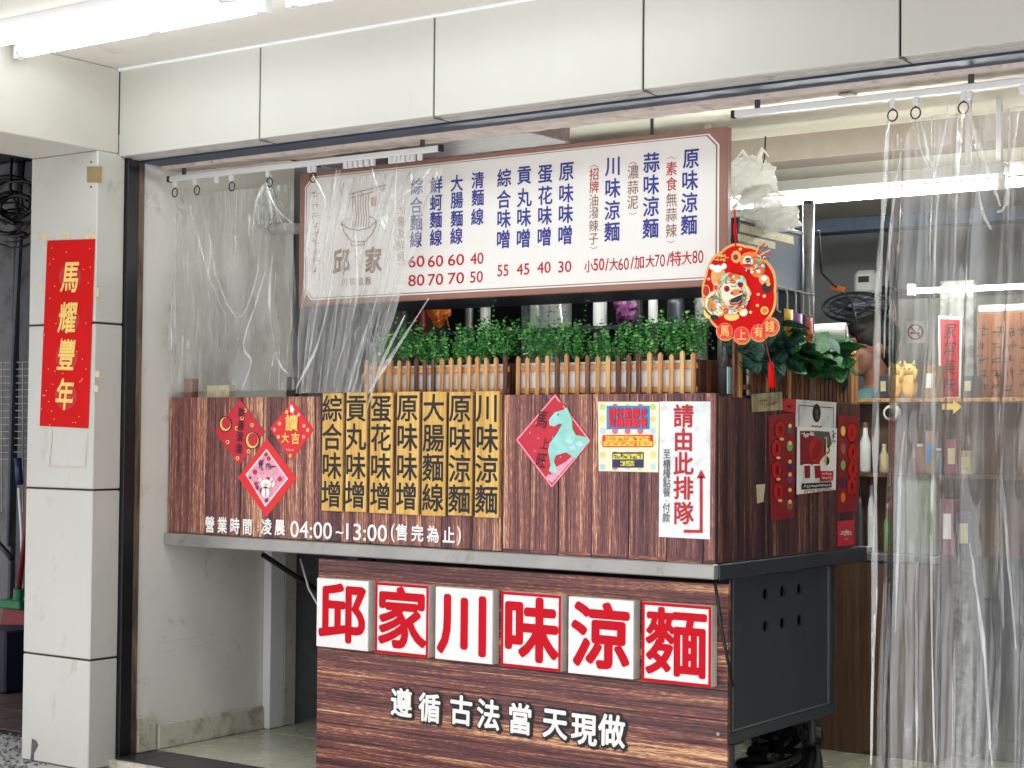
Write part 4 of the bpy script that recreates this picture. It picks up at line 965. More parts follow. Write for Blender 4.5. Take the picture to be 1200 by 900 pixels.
# ============================================================ hanging lion ornament
fo = Face('Y', .36, 0)
lo = thing('lion_ornament', 'scalloped red hanging ornament with a lion head and four round tags', 'ornament', fo.p(866, 400))
def scallop(u, v, ru, rv, nl, seed=0): return [(u+(ru*(1+.045*abs(math.sin(nl*t/2))))*math.cos(t), v+(rv*(1+.045*abs(math.sin(nl*t/2))))*math.sin(t)) for t in [2*math.pi*i/72 for i in range(72)]]
MB().prism([fo.p(a, b) for a, b in scallop(866.5, 341, 42.5, 54, 9)], (0, .004, 0)).build('gold_backing', 'gold_edge', lo)
fo2 = Face('Y', .36, .0008)
MB().prism([fo2.p(a, b) for a, b in scallop(866.5, 341, 40, 51, 9)], (0, .0006, 0)).build('red_face', 'red_paper', lo)
p = Print(Face('Y', .36, .0012))
p.scrib(839, 299, 853, 301, 'gold', 5, 101, 3.2, .7, 1); p.scrib(838, 304, 851, 305, 'gold', 5, 102, 3, .7, 1)
p.disc(863, 301, 6, 7.5, 'gold_edge', 1, 9); p.disc(862.5, 301.5, 3, 3.4, 'dull_red', 2)
p.disc(882, 306, 15, 11, 'orange', 1, 16, rot=.15); p.disc(888, 316, 9, 9, 'orange', 1); p.disc(877, 306, 6, 6, 'ink_white', 3); p.disc(877, 305, 3, 3, 'ink_black', 4); p.disc(889, 305, 3.5, 4, 'greenprint', 3); p.disc(876, 311, 6, 2, 'red_dk', 5)
for k in range(7): a = -1.1+k*.35; p.line([(884+6*math.cos(a), 300+4*math.sin(a)), (890+14*math.cos(a-.3), 298+15*math.sin(a-.3))], 1.6, ['gold_edge', 'red_dk', 'ink_grey'][k % 3], 5)
for k in range(6): p.disc(882+k*2.6, 318-(k % 3)*3, 2.4, 2.4, ['ink_white', 'orange', 'mint'][k % 3], 6, 9)
p.disc(896, 328, 7, 6, 'gold_edge', 1, 12, rot=.8); p.disc(899, 337, 6, 6, 'ink_black', 2, 12); p.disc(896, 326, 3.4, 3, 'ink_white', 3); p.disc(901, 333, 2.5, 2.5, 'gold_edge', 4)
p.disc(842, 324, 8.5, 14, 'gold_edge', 1, 14); p.disc(841.5, 315, 5.5, 4.5, 'ink_white', 3, 12); p.disc(835, 313, 3, 3.4, 'ink_white', 2); p.disc(849, 312, 3, 3.4, 'ink_white', 2)
p.disc(858, 344, 22, 24, 'gold_edge', 4, 26, fn=lambda t: 1+.07*math.cos(7*t)); p.disc(858, 344, 20.5, 22.5, 'paper', 5, 26, fn=lambda t: 1+.07*math.cos(7*t))
p.disc(840, 356, 15, 16, 'gold_edge', 3, 18); p.disc(840, 356, 13, 14, 'paper', 4, 18); p.disc(837, 356, 7, 10, 'greenprint', 6, 14, rot=.4); p.disc(837, 356, 4.5, 7.5, 'orange', 7, 14, rot=.4)
p.disc(860, 329, 10, 8, 'greenprint', 6); p.disc(860, 329, 7.5, 6, 'paper', 7); p.disc(860, 330, 3.5, 3, 'orange', 8)
for u, v in ((853, 338), (869, 333)): p.disc(u, v, 5, 5, 'ink_white', 8); p.disc(u, v+.5, 3.6, 3.8, 'red_dk', 9); p.disc(u, v+.8, 1.8, 2, 'ink_black', 10)
p.disc(864, 343, 6, 4, 'orange', 9, 14); p.disc(859, 344, 1.6, 1.3, 'ink_black', 10, 8); p.disc(869, 342, 1.6, 1.3, 'ink_black', 10, 8)
p.poly([(857, 351), (866, 346), (874, 344), (874, 349), (866, 354), (858, 355)], 'ink_black', 10); p.line([(856, 352), (858, 357), (867, 356), (875, 350)], 1.6, 'red_dk', 11); p.line([(857, 350.5), (873, 343.5)], 1.3, 'ink_white', 12)
for k in range(10): a = .2+k*.28; p.disc(858+19*math.cos(a), 346+19.5*math.sin(a), 3.2, 3.2, ['ink_white', 'mint', 'red_print', 'gold'][k % 4], 11, 9); p.disc(858+19*math.cos(a), 346+19.5*math.sin(a), 1.5, 1.5, ['orange', 'greenprint', 'ink_white'][k % 3], 12, 7)
for k in range(6): a = 3.4+k*.42; p.disc(858+18*math.cos(a), 342+19*math.sin(a), 2.6, 3, ['red_print', 'orange', 'mint'][k % 3], 11, 8)
p.disc(833, 366, 8, 8, 'gold', 3, 14); p.disc(838, 372, 5, 3, 'ink_black', 5, 10); p.disc(858, 371, 9, 5, 'gold', 3, 12); p.disc(872, 366, 5, 5, 'paper', 6, 10); p.disc(828, 341, 3.5, 6, 'red_dk', 3); p.disc(828, 341, 4.6, 7.2, 'gold_edge', 2)
p.disc(896.5, 364, 4.8, 4.8, 'gold', 2, 16); p.disc(896.5, 364, 3.2, 3.2, 'orange', 3, 12)
for u, v in ((896, 347), (889, 345), (888, 358), (880, 366), (831, 327), (868, 292)): p.disc(u, v, 2, 1.8, ['gold', 'pink'][int(u) % 2], 2, 8)
q_ = random.Random(77)
for k in range(46):
    a = q_.uniform(0, 6.28); r0 = q_.uniform(12, 19); da = q_.uniform(.15, .35); m_ = q_.choice(['ink_black', 'orange', 'red_dk', 'ink_brown', 'greenprint', 'gold_edge'])
    p.line([(858+r0*math.cos(a+da*i), 346+r0*1.08*math.sin(a+da*i)) for i in range(3)], .7, m_, 13)
for k in range(26):
    a = q_.uniform(0, 6.28); p.line([(840+q_.uniform(4, 12)*math.cos(a), 357+q_.uniform(4, 13)*math.sin(a)), (840+q_.uniform(4, 12)*math.cos(a+.4), 357+q_.uniform(4, 13)*math.sin(a+.4))], .6, q_.choice(['ink_black', 'ink_brown', 'red_dk']), 9)
for k in range(34):
    a = q_.uniform(0, 6.28); u, v = 885+q_.uniform(-12, 12), 309+q_.uniform(-10, 12); p.line([(u, v), (u+4*math.cos(a), v+4*math.sin(a))], .7, q_.choice(['ink_black', 'ink_brown', 'red_dk', 'gold', 'ink_white']), 8)
p.build(lo)
for ch, u, v in (('馬', 850, 388), ('上', 869.5, 392.5), ('有', 889.5, 389.5), ('錢', 902.5, 383)):
    MB().prism([fo.p(u+11*math.cos(k*math.pi/12), v+11.5*math.sin(k*math.pi/12)) for k in range(24)], (0, .003, 0)).build('round_tag', 'gold_edge', lo)
    p = Print(Face('Y', .36, .0006)); p.disc(u, v, 9.8, 10.2, 'red_print', 1, 24); p.disc(u, v, 8.8, 9.2, 'gold_edge', 2, 24); p.disc(u, v, 8.3, 8.7, 'red_print', 3, 24); p.text(ch, u, v, 13.5, 'gold', .012, .9, 4); p.build(lo, 'tag_print')
MB().tube([fo.p(861, 245), fo.p(861.5, 262), fo.p(862, 290)], .003, 6).tube([fo.p(861.5, 262), fo.p(861.7, 276)], .006, 6).build('cord', 'red_paper', lo)
MB().tube([fo.p(896, 395), fo.p(900, 412), fo.p(903, 425)], .0018, 5).build('tassel_cord', 'dull_red', lo)
MB().tube([fo.p(903, 424), fo.p(903.5, 430), fo.p(905, 454)], [.006, .010, .013], 8).build('tassel', 'red_paper', lo, smooth=True)

# ============================================================ curtain rails and curtains
CY = .36
def rail(xa, xb, z, label, rollers, rings):
    t = thing('curtain_rail', label, 'curtain rail', ((xa+xb)/2, CY, z), 'white curtain rails under the lintel')
    MB().box(xa, xb, CY-.012, CY+.012, z-.004, z+.018, .003).build('track', 'white', t)
    MB().box(xa-.014, xa, CY-.010, CY+.010, z-.006, z+.02, .002).build('end_stop', 'dark', t); MB().box(xb, xb+.014, CY-.010, CY+.010, z-.006, z+.02, .002).build('end_stop', 'dark', t)
    n = max(2, int((xb-xa)/.5))
    for k in range(n): x = xa+.08+(xb-xa-.16)*k/(n-1); MB().box(x-.008, x+.008, CY-.006, CY+.006, z+.019, 2.452, .001).build('bracket', 'steel_dk', t)
    for x in rollers: MB().box(x-.009, x+.009, CY-.008, CY+.008, z-.030, z-.004, .003).build('roller', 'white', t)
    for x in rings:
        pts = [(x+.016*math.cos(a), CY, z-.052+.018*math.sin(a)) for a in [2*math.pi*k/12 for k in range(13)]]
        MB().tube(pts, .0026, 6).tube([(x, CY, z-.030), (x, CY, z-.036)], .003, 6).build('ring', 'dark', t)
ZC = 2.405
px2x = lambda u, v=190: onY(u, v, CY).x
rail(px2x(200, 207), px2x(515, 175), ZC, 'white curtain rail over the left half of the stall, crowded with rollers', [px2x(u, 212-.1*(u-200)) for u in (205, 228, 254, 271, 314, 363, 368, 405, 411, 417, 423, 430, 437, 458, 463, 468, 473, 479, 484, 492)], [px2x(u, 212-.1*(u-200)) for u in (205, 231, 272, 316, 367)])
rail(px2x(862, 135), -1.0, ZC, 'long white curtain rail at upper right above the entrance curtain', [px2x(u, 120) for u in (1046, 1074, 1129, 1136, 1198)], [px2x(u, 120) for u in (1046, 1073, 1129)])
def curtain(name, label, mat, top, bot, zt, zb, hooks, nfold, seed, nu=260, nv=90, amp=.035, sag=.10, sweep=None, grp=None):
    """hanging sheet: top edge top=(xa,xb), bottom edge bot=(xa,xb); hooks: fractions where it is pinned"""
    mb = MB(); vs = []; fc = []; r_ = random.Random(seed)
    ph = [(r_.uniform(0, 6.28), r_.uniform(.6, 1.5)) for _ in range(6)]
    for j in range(nv+1):
        v = j/nv
        for i in range(nu+1):
            u = i/nu
            k = max(range(len(hooks)-1), key=lambda q: hooks[q] <= u); a, b = hooks[k], hooks[min(k+1, len(hooks)-1)]
            tt = (u-a)/(b-a) if b > a else 0; gap = abs(math.sin(math.pi*min(1, max(0, tt)))); wd = (b-a)
            s_ = sag*gap*min(1.6, wd*5)
            z = zt-(zt-zb)*v-s_*math.exp(-v*3.2)*(1 if v < .9 else 1)
            xt = top[0]+(top[1]-top[0])*u; xb = bot[0]+(bot[1]-bot[0])*u; e = v**1.15 if sweep is None else v**sweep
            x = xt+(xb-xt)*e
            f = 0
            for m_, (p0, fr) in enumerate(ph): f += math.sin(2*math.pi*nfold*(m_+1)*.55*fr*u+p0+.8*math.sin(3*v+p0)+1.3*mn.noise(Vector((u*4, v*2.2, seed+m_))))/(1+.55*m_)
            f = math.copysign(abs(f/2)**.75, f); f += .35*(1-2*abs(math.sin(2*math.pi*nfold*.9*u+2.2*mn.noise(Vector((u*3, v*1.6, seed+20))))))
            grow = .35+.65*min(1, v*2.5)
            cr_ = mn.ridged_multi_fractal(Vector((u*7+seed, v*3.0+u*3, seed*.3)), .9, 2.1, 4, 1, 2)*.0034
            y = CY+amp*f*grow*.62+cr_-.010*gap*math.exp(-v*4)
            x += .010*mn.noise(Vector((u*10, v*5, seed+9)))
            vs.append((x, y, z))
    for j in range(nv):
        for i in range(nu): a = j*(nu+1)+i; fc.append((a, a+1, a+nu+2, a+nu+1))
    mb.add(vs, fc); return mb.build(name, mat, label=label, cat='curtain', smooth=True, group=grp)
cz = ZC-.066; VC = []
G = 'clear vinyl curtains in the shop opening'
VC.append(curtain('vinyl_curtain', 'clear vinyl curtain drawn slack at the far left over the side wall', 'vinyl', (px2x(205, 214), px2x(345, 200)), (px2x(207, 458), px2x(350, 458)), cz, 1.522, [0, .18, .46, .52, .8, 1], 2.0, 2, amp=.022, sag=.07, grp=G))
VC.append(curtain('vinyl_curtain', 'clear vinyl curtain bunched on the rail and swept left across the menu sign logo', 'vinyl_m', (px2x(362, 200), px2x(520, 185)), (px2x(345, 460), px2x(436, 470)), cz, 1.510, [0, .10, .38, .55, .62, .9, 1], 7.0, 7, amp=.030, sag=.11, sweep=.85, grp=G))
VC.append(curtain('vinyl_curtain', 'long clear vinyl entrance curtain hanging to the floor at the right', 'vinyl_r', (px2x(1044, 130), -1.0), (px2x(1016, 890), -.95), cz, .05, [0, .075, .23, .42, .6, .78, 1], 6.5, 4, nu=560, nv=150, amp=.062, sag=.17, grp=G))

FC = Face('Y', CY, .028)
def fold_highlights(cur, lines):
    """pale ribbons added over the sheet to draw its bright highlight streaks: flat, wider than thick"""
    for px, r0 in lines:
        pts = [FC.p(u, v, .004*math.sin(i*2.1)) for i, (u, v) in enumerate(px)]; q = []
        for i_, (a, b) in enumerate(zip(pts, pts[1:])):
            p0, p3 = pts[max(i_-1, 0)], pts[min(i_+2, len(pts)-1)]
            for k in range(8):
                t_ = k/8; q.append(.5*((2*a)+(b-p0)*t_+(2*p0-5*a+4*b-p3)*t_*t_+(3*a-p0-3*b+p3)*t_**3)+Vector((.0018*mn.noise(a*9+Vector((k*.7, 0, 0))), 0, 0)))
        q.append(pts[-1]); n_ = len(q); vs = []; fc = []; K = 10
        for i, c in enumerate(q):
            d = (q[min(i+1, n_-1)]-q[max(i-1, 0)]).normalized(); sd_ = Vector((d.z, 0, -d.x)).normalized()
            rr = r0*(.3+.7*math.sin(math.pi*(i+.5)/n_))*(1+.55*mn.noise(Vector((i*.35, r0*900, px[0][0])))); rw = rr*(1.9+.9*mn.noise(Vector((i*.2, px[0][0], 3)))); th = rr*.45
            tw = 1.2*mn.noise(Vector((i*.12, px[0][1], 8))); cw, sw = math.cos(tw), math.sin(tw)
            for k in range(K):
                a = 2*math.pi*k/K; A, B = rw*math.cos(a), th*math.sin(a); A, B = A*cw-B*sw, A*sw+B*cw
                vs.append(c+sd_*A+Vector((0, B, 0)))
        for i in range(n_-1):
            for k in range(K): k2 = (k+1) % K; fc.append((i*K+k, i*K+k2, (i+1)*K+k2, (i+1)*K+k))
        MB().add(vs, fc).build('fold', 'fold', cur, smooth=True)  # added whitish ribbon that stands in for a highlight on the curtain
fold_highlights(VC[0], [([(222, 236), (213, 260), (209, 330), (206, 400), (207, 456)], .006), ([(218, 240), (212, 330), (211, 450)], .004), ([(226, 235), (250, 320), (270, 372)], .0022), ([(240, 230), (262, 330), (285, 372), (305, 330), (313, 270)], .0022),
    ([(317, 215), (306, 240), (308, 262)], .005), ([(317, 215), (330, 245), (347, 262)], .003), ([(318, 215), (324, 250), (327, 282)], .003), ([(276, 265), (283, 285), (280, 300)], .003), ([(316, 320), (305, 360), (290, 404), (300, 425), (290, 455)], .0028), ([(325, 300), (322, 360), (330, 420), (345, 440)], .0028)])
fold_highlights(VC[1], [([(441, 198), (449, 222), (457, 245), (465, 220)], .0035), ([(449, 222), (452, 252), (456, 268), (461, 255)], .003), ([(466, 222), (460, 250), (457, 262)], .0025), ([(512, 195), (500, 212), (485, 224), (477, 228)], .0022), ([(481, 226), (474, 252)], .003),
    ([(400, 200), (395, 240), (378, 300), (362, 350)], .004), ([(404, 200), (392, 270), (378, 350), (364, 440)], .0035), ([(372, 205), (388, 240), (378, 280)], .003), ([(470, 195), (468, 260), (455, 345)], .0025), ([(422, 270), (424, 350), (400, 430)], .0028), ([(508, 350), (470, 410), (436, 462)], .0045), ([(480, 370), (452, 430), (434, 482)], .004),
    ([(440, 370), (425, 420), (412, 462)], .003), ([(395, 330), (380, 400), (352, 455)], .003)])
fold_highlights(VC[2], [([(1046, 140), (1044, 170), (1040, 230), (1034, 330), (1031, 480), (1029, 640), (1025, 895)], .0060), ([(1060, 180), (1052, 240), (1043, 330), (1040, 420)], .003), ([(1078, 138), (1083, 175), (1094, 200), (1099, 208), (1104, 190), (1112, 150), (1117, 122)], .0024), ([(1082, 140), (1096, 195), (1100, 212)], .003),
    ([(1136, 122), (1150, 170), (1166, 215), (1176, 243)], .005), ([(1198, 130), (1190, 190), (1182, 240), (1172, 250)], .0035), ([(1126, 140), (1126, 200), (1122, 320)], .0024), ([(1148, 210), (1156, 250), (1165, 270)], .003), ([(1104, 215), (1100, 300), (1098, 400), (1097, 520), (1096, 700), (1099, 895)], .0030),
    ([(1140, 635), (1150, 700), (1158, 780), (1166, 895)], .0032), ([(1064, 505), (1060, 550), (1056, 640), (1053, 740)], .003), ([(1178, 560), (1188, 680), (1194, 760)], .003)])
# ============================================================ inside the shop
SHZ0, SHZ1 = 2.29, 2.355
def inner_lamp(x0, x1, y, z, label, name='fluorescent_lamp', r=.018, housing=True):
    t = thing(name, label, 'ceiling lamp', ((x0+x1)/2, y, z), 'fluorescent lamps inside the shop')
    if housing: MB().box(x0-.03, x1+.03, y-.03, y+.03, z+.03, z+.075, .005).build('housing', 'white', t)
    b = MB().tube([(x0, y, z), (x1, y, z)], r, 12).build('tube', 'tube_in', t, smooth=True)
    for xx, s_ in ((x0, -1), (x1, 1)): MB().box(xx, xx+s_*.03, y-.015, y+.015, z-.02, z+.031, .003).build('lamp_holder', 'white', b)
    if housing:
        for xs_ in (x0+.1, x1-.12): MB().box(xs_, xs_+.02, y-.01, y+.01, z+.076, 2.599, .001).build('stem', 'white', t)
inner_lamp(-3.35, -2.06, 1.36, 2.268, 'bright lit fluorescent lamp under the ceiling beside the hood')
inner_lamp(-4.55, -1.98, 1.46, 2.285, 'added second lit tube behind the bright one, brightening the interior')  # added tube, largely hidden by the sign, to brighten the interior
q = onY(1072, 341, 2.2); inner_lamp(q.x, q.x+1.2, 2.2, q.z, 'distant lit tube seen through the entrance curtain', r=.011, housing=False)
MB().box(-3.9, 1.1, 2.55, 2.66, SHZ0, SHZ1, .003).build('shadow_strip_board', 'darkblue', label='dark board standing in for the shadow strip along the back of the shop', cat='shelf')  # dark blue board put where only a strip of shadow lies
# black conduit cable and device on the back wall, fan
t = thing('wall_device', 'white rounded wall device with a small dark display', 'wall device', onY(1018, 345, 3.2))
a, b = onY(1005, 347, 3.2), onY(1031, 317, 3.2)
MB().box(a.x, b.x, 3.14, 3.24, a.z, b.z, .02).build('device_body', 'white', t); MB().box(a.x+.03, a.x+.085, 3.137, 3.14, b.z-.06, b.z-.03).build('display', 'dark', t); MB().box(a.x, b.x, 3.24, 4.1, a.z+.03, a.z+.05).build('mount', 'steel_dk', t)
t = thing('wall_fan', 'dark grey fan with a round wire cage under the white wall device', 'fan', onY(1005, 372, 3.0))
c0 = onY(1003, 360, 3.0)
for k in range(7):
    a = math.pi*k/7; pts = [(c0.x+.17*math.cos(s_)*math.cos(a), 3.0+.06*math.sin(2*s_)*0-.05*math.cos(s_*2), c0.z+.075*math.sin(s_)+.0*a) for s_ in [2*math.pi*q/20 for q in range(21)]]
for s0, y in ((.17, 3.0), (.15, 2.95), (.10, 2.92)):
    MB().tube([(c0.x+s0*math.cos(s_), y, c0.z+s0*.42*math.sin(s_)) for s_ in [2*math.pi*q/28 for q in range(29)]], .005, 5).build('cage_ring', 'steel_dk', t)
for k in range(14):
    s_ = 2*math.pi*k/14; MB().tube([(c0.x, 2.91, c0.z), (c0.x+.15*math.cos(s_), 2.95, c0.z+.063*math.sin(s_)), (c0.x+.17*math.cos(s_), 3.0, c0.z+.071*math.sin(s_))], .003, 4).build('cage_wire', 'steel_dk', t)
for k in range(3):
    s_ = 2*math.pi*k/3+.4; MB().ell((c0.x+.07*math.cos(s_), 2.97, c0.z+.03*math.sin(s_)), (.055, .008, .026), 10, 6).build('blade', 'hood', t, smooth=True)
MB().ell((c0.x, 2.98, c0.z), (.05, .05, .03), 12, 8).build('motor', 'steel_dk', t, smooth=True); MB().tube([(c0.x, 3.02, c0.z), (c0.x, 4.1, c0.z)], .012, 8).build('arm', 'steel_dk', t)
MB().tube([(-2.675, 1.18, 2.12), onY(963, 320, 1.25), onY(975, 332, 1.3), onY(998, 352, 1.4), onY(1002, 372, 1.4), onY(1004, 398, 1.45)], .005, 6).build('power_cable', 'rope', label='black cable drooping from the steel pole past the paper roll', cat='cable', smooth=True)
q = onY(981, 336, 1.33); MB().prism([(q.x-.02, 1.32, q.z+.012), (q.x+.035, 1.32, q.z-.004), (q.x+.03, 1.32, q.z-.022), (q.x-.025, 1.32, q.z-.008)], (0, .004, 0)).build('cable_tag', 'orange', label='yellow tag taped to the drooping black cable', cat='tag')
# paper roll on the flank
t = thing('paper_roll', 'thick roll of white paper lying behind the broad leaves', 'paper roll', (-2.78, 1.45, 1.64))
ax = Vector((.30, .08, .012)); c0 = onX(992, 392, -2.66); c1 = c0-ax.normalized()*.17
n_ = 28; pts = []
for k in range(n_): pass
MB().tube([c1, c0], .046, 28, caps=False).tube([c0, c0-ax.normalized()*.003], [.046, .018], 28, caps=False).build('roll', 'white', t, smooth=False)
MB().tube([c1, c0+ax.normalized()*.001], .018, 18).build('core_tube', 'ink_brown', t)
MB().tube([c0, c0+Vector((.01, .01, -.05))], .004, 5).build('loose_end', 'white', t)
MB().prism([c0+Vector((.004, -.02, -.04)), c0+Vector((.004, .045, -.02)), c0+Vector((.004, .03, -.10)), c0+Vector((.004, 0, -.11))], (.0012, 0, 0)).build('torn_flap', 'white', t)
MB().box(-2.83, -2.72, 1.35, 1.53, ZP-.011+.161, c0.z-.047, .003).build('roll_stand', 'steel_dk', label='low metal stand under the white paper roll', cat='stand')

# plastic bags
def sheer():
    mt, t, bs = newmat('thin_white_plastic'); bs.inputs['Base Color'].default_value = lin('#f4f5f2'); bs.inputs['Roughness'].default_value = .25
    tl = N(t, 'ShaderNodeBsdfTranslucent'); tl.inputs[0].default_value = lin('#f8faf6'); mx = N(t, 'ShaderNodeMixShader'); mx.inputs[0].default_value = .4
    tr = N(t, 'ShaderNodeBsdfTransparent'); m2 = N(t, 'ShaderNodeMixShader'); m2.inputs[0].default_value = .30
    t.links.new(bs.outputs[0], mx.inputs[1]); t.links.new(tl.outputs[0], mx.inputs[2]); t.links.new(mx.outputs[0], m2.inputs[1]); t.links.new(tr.outputs[0], m2.inputs[2])
    t.links.new(m2.outputs[0], t.nodes['Material Output'].inputs['Surface']); return mt
M['sponge'] = sheer()
def bag(c, r, label, mat='bag', seed=1, crisp=False):
    """crumpled film: a coarse shell pulled in and out so that it breaks into facets"""
    q_ = random.Random(seed); memo = {}
    def fn(v):
        d = v-Vector(c); n_ = d.normalized(); low = mn.noise(n_*1.7+Vector((seed*3.1, 0, 0)))
        f = 1+.30*low+q_.uniform(-.085, .085); top = max(0, n_.z-.4)
        p_ = Vector((d.x*f*(1-.5*top), d.y*f*(1-.5*top), d.z*(f+.35*top*q_.uniform(.2, 1))))
        return Vector(c)+p_+Vector((q_.uniform(-.05, .05)*r[0], q_.uniform(-.05, .05)*r[1], 0))
    mb = MB().ell(c, r, 26, 17, fn=fn)
    t = thing('plastic_bag', label, 'plastic bag', (c[0], c[1], c[2]-r[2])); mb.build('bag_body', mat, t)
    return t
q = onY(878, 238, .72); t = bag((q.x+.01, .80, q.z-.02), (.125, .08, .085), 'white plastic bag bundle slumped on top of the hood', 'sponge', 3)
MB().prism([(q.x-.02, .78, q.z+.03), (q.x+.05, .80, q.z+.02), (q.x+.135, .83, q.z-.075), (q.x+.11, .80, q.z-.085), (q.x, .76, q.z-.075)], (0, .05, .004)).build('bag_corner', 'sponge', t)
q = onY(874, 206, .80); t = bag((q.x-.02, .86, q.z-.01), (.10, .07, .085), 'knotted white plastic bag above the bundle on the hood', 'sponge', 8)
for e in (-1, 1): MB().tube([(q.x+e*.01, .86, q.z+.05), (q.x+e*.04, .85, q.z+.10), (q.x+e*.065, .85, q.z+.07)], [.012, .008, .004], 6).build('handle', 'sponge', t)
MB().tube([onY(897, 160, .9), onY(896, 185, .88), onY(892, 200, .86)], .003, 5).build('string', 'rope', t)
bx0 = onY(872, 250, .9)
# clutter behind the left curtain
q = onY(318, 240, 1.0); t = bag((q.x, .95, q.z-.03), (.05, .05, .085), 'clear bag tied on the pipe behind the left curtain', 'bag', 5)
MB().tube([onY(318, 205, .95), onY(318, 222, .95)], .004, 5).build('tie', 'white', t)
for k in range(7):
    a = k*.9; q0 = onY(318, 214, .95); q1 = onY(300+6.5*k, 252+(k % 3)*8, .95); MB().tube([q0, q0.lerp(q1, .5)+Vector((0, .01*math.sin(a), .004)), q1], [.002, .005, .003], 5).build('pleat', 'bag', t, smooth=True)
q = onY(325, 270, 1.0); MB().tube([onY(303, 272, 1.02), onY(325, 268, 1.02), onY(350, 268, 1.02)], .026, 10).build('rolled_cloth', 'lip', label='rolled pale cloth on the pipe bracket behind the left curtain', cat='cloth', smooth=True)
q = onY(322, 240, 1.1); MB().box(q.x-.035, q.x+.02, 1.05, 1.12, q.z-.09, q.z+.09, .006).build('blue_container', 'darkblue', label='dark blue container hanging behind the left curtain', cat='container')
q = onY(303, 262, 1.05); MB().prism([onY(296, 228, 1.08), onY(303, 228, 1.08), onY(305, 300, 1.08), onY(301, 288, 1.08)], (0, .01, 0)).build('wooden_spatula', 'ink_brown', label='brown wooden strip hanging by the inner wall', cat='spatula')
for u0, u1, v0, m_, lb in ((219, 229, 444, 'ink_brown', 'dark brown post end rising behind the counter at far left'), (246, 272, 452, 'tape', 'small cream box standing behind the counter edge')):
    a, b = onY(u0, v0, .47), onY(u1, v0, .47); MB().box(a.x, b.x, .45, .49, ZP-.003, a.z, .003).build('small_box', m_, label=lb, cat='box')

a, b = onY(337, 442, .50), onY(347, 442, .50); MB().box(a.x, b.x, .49, .52, ZP-.003, a.z, .003).build('post_stub', 'dark', label='short black post stub standing behind the counter below the silver pipe', cat='post')
# equipment behind the hedges, under the sign
def dark_back():
    t = thing('kitchen_rack', 'dark kitchen rack with shelves behind the hedge planters', 'rack', (-3.9, 1.9, .03))
    for x in (-5.1, -4.4, -3.8, -3.22): MB().box(x-.015, x+.015, 1.75, 1.78, .03, 2.1, .002).build('upright', 'steel_dk', t)
    for z in (.95, 1.35, 1.82, 2.08): MB().box(-5.12, -3.20, 1.75, 2.1, z, z+.02, .002).build('shelf_board', 'steel_dk', t)
    MB().box(-5.12, -3.20, 2.11, 2.13, .03, 2.1).build('back_panel', plain('rack_back', '#23252c', .5, var=.2), t)
dark_back()
r_ = random.Random(33)
items = [(428, 372, 14, 34, 'steel', 'steel pot'), (446, 372, 10, 26, 'dull_red', 'red jar'), (497, 372, 12, 26, 'dull_red', 'dark red tin'), (553, 368, 8, 38, 'steel', 'tall steel flask'), (572, 352, 10, 10, 'white', 'small white card box'),
         (628, 372, 22, 40, 'bag', 'clear bag of bowls'), (655, 372, 30, 38, 'bag', 'clear bag of cups'), (706, 368, 14, 36, 'white', 'white bucket'), (768, 368, 10, 36, 'white', 'white canister'), (795, 366, 18, 30, 'steel_dk', 'dark steel pot'), (825, 352, 14, 24, 'steel', 'steel jug')]
for k, (u, v, w_, h_, m_, lb) in enumerate(items):
    q = onY(u, v, 1.9); s_ = (onY(u+1, v, 1.9)-q).length; rr = w_*s_*.5; hh = h_*s_
    z0 = 1.8405 if hh < .24 and m_ == 'zz' else 1.3705
    top = q.z+hh*.5
    t = thing('kitchen_item', '%s on the dark rack behind the hedge' % lb, lb.split()[-1], (q.x, 1.88, z0))
    MB().tube([(q.x, 1.88, z0), (q.x, 1.88, z0+.01), (q.x, 1.88, top-.03), (q.x, 1.88, top)], [rr*.92, rr, rr, rr*.9], 18).build('vessel', m_, t, smooth=True)
    MB().tube([(q.x, 1.88, top), (q.x, 1.88, top+.012)], rr*.95, 18).build('lid', m_ if m_ != 'bag' else 'white', t)
for u, w_, h_, m_, lb in ((739, 30, 44, 'purple', 'magenta bag hanging under the rack shelf behind the right hedge'), (520, 30, 40, 'orange', 'orange fruit net hanging behind the left hedge')):
    q = onY(u, 360, 1.70); s_ = (onY(u+1, 360, 1.70)-q).length
    t = bag((q.x, 1.66, q.z), (w_*s_*.42, .04, h_*s_*.42), lb, m_, u); MB().tube([(q.x, 1.66, q.z+h_*s_*.45), (q.x, 1.74, 1.86)], .004, 5).build('handle', m_, t)

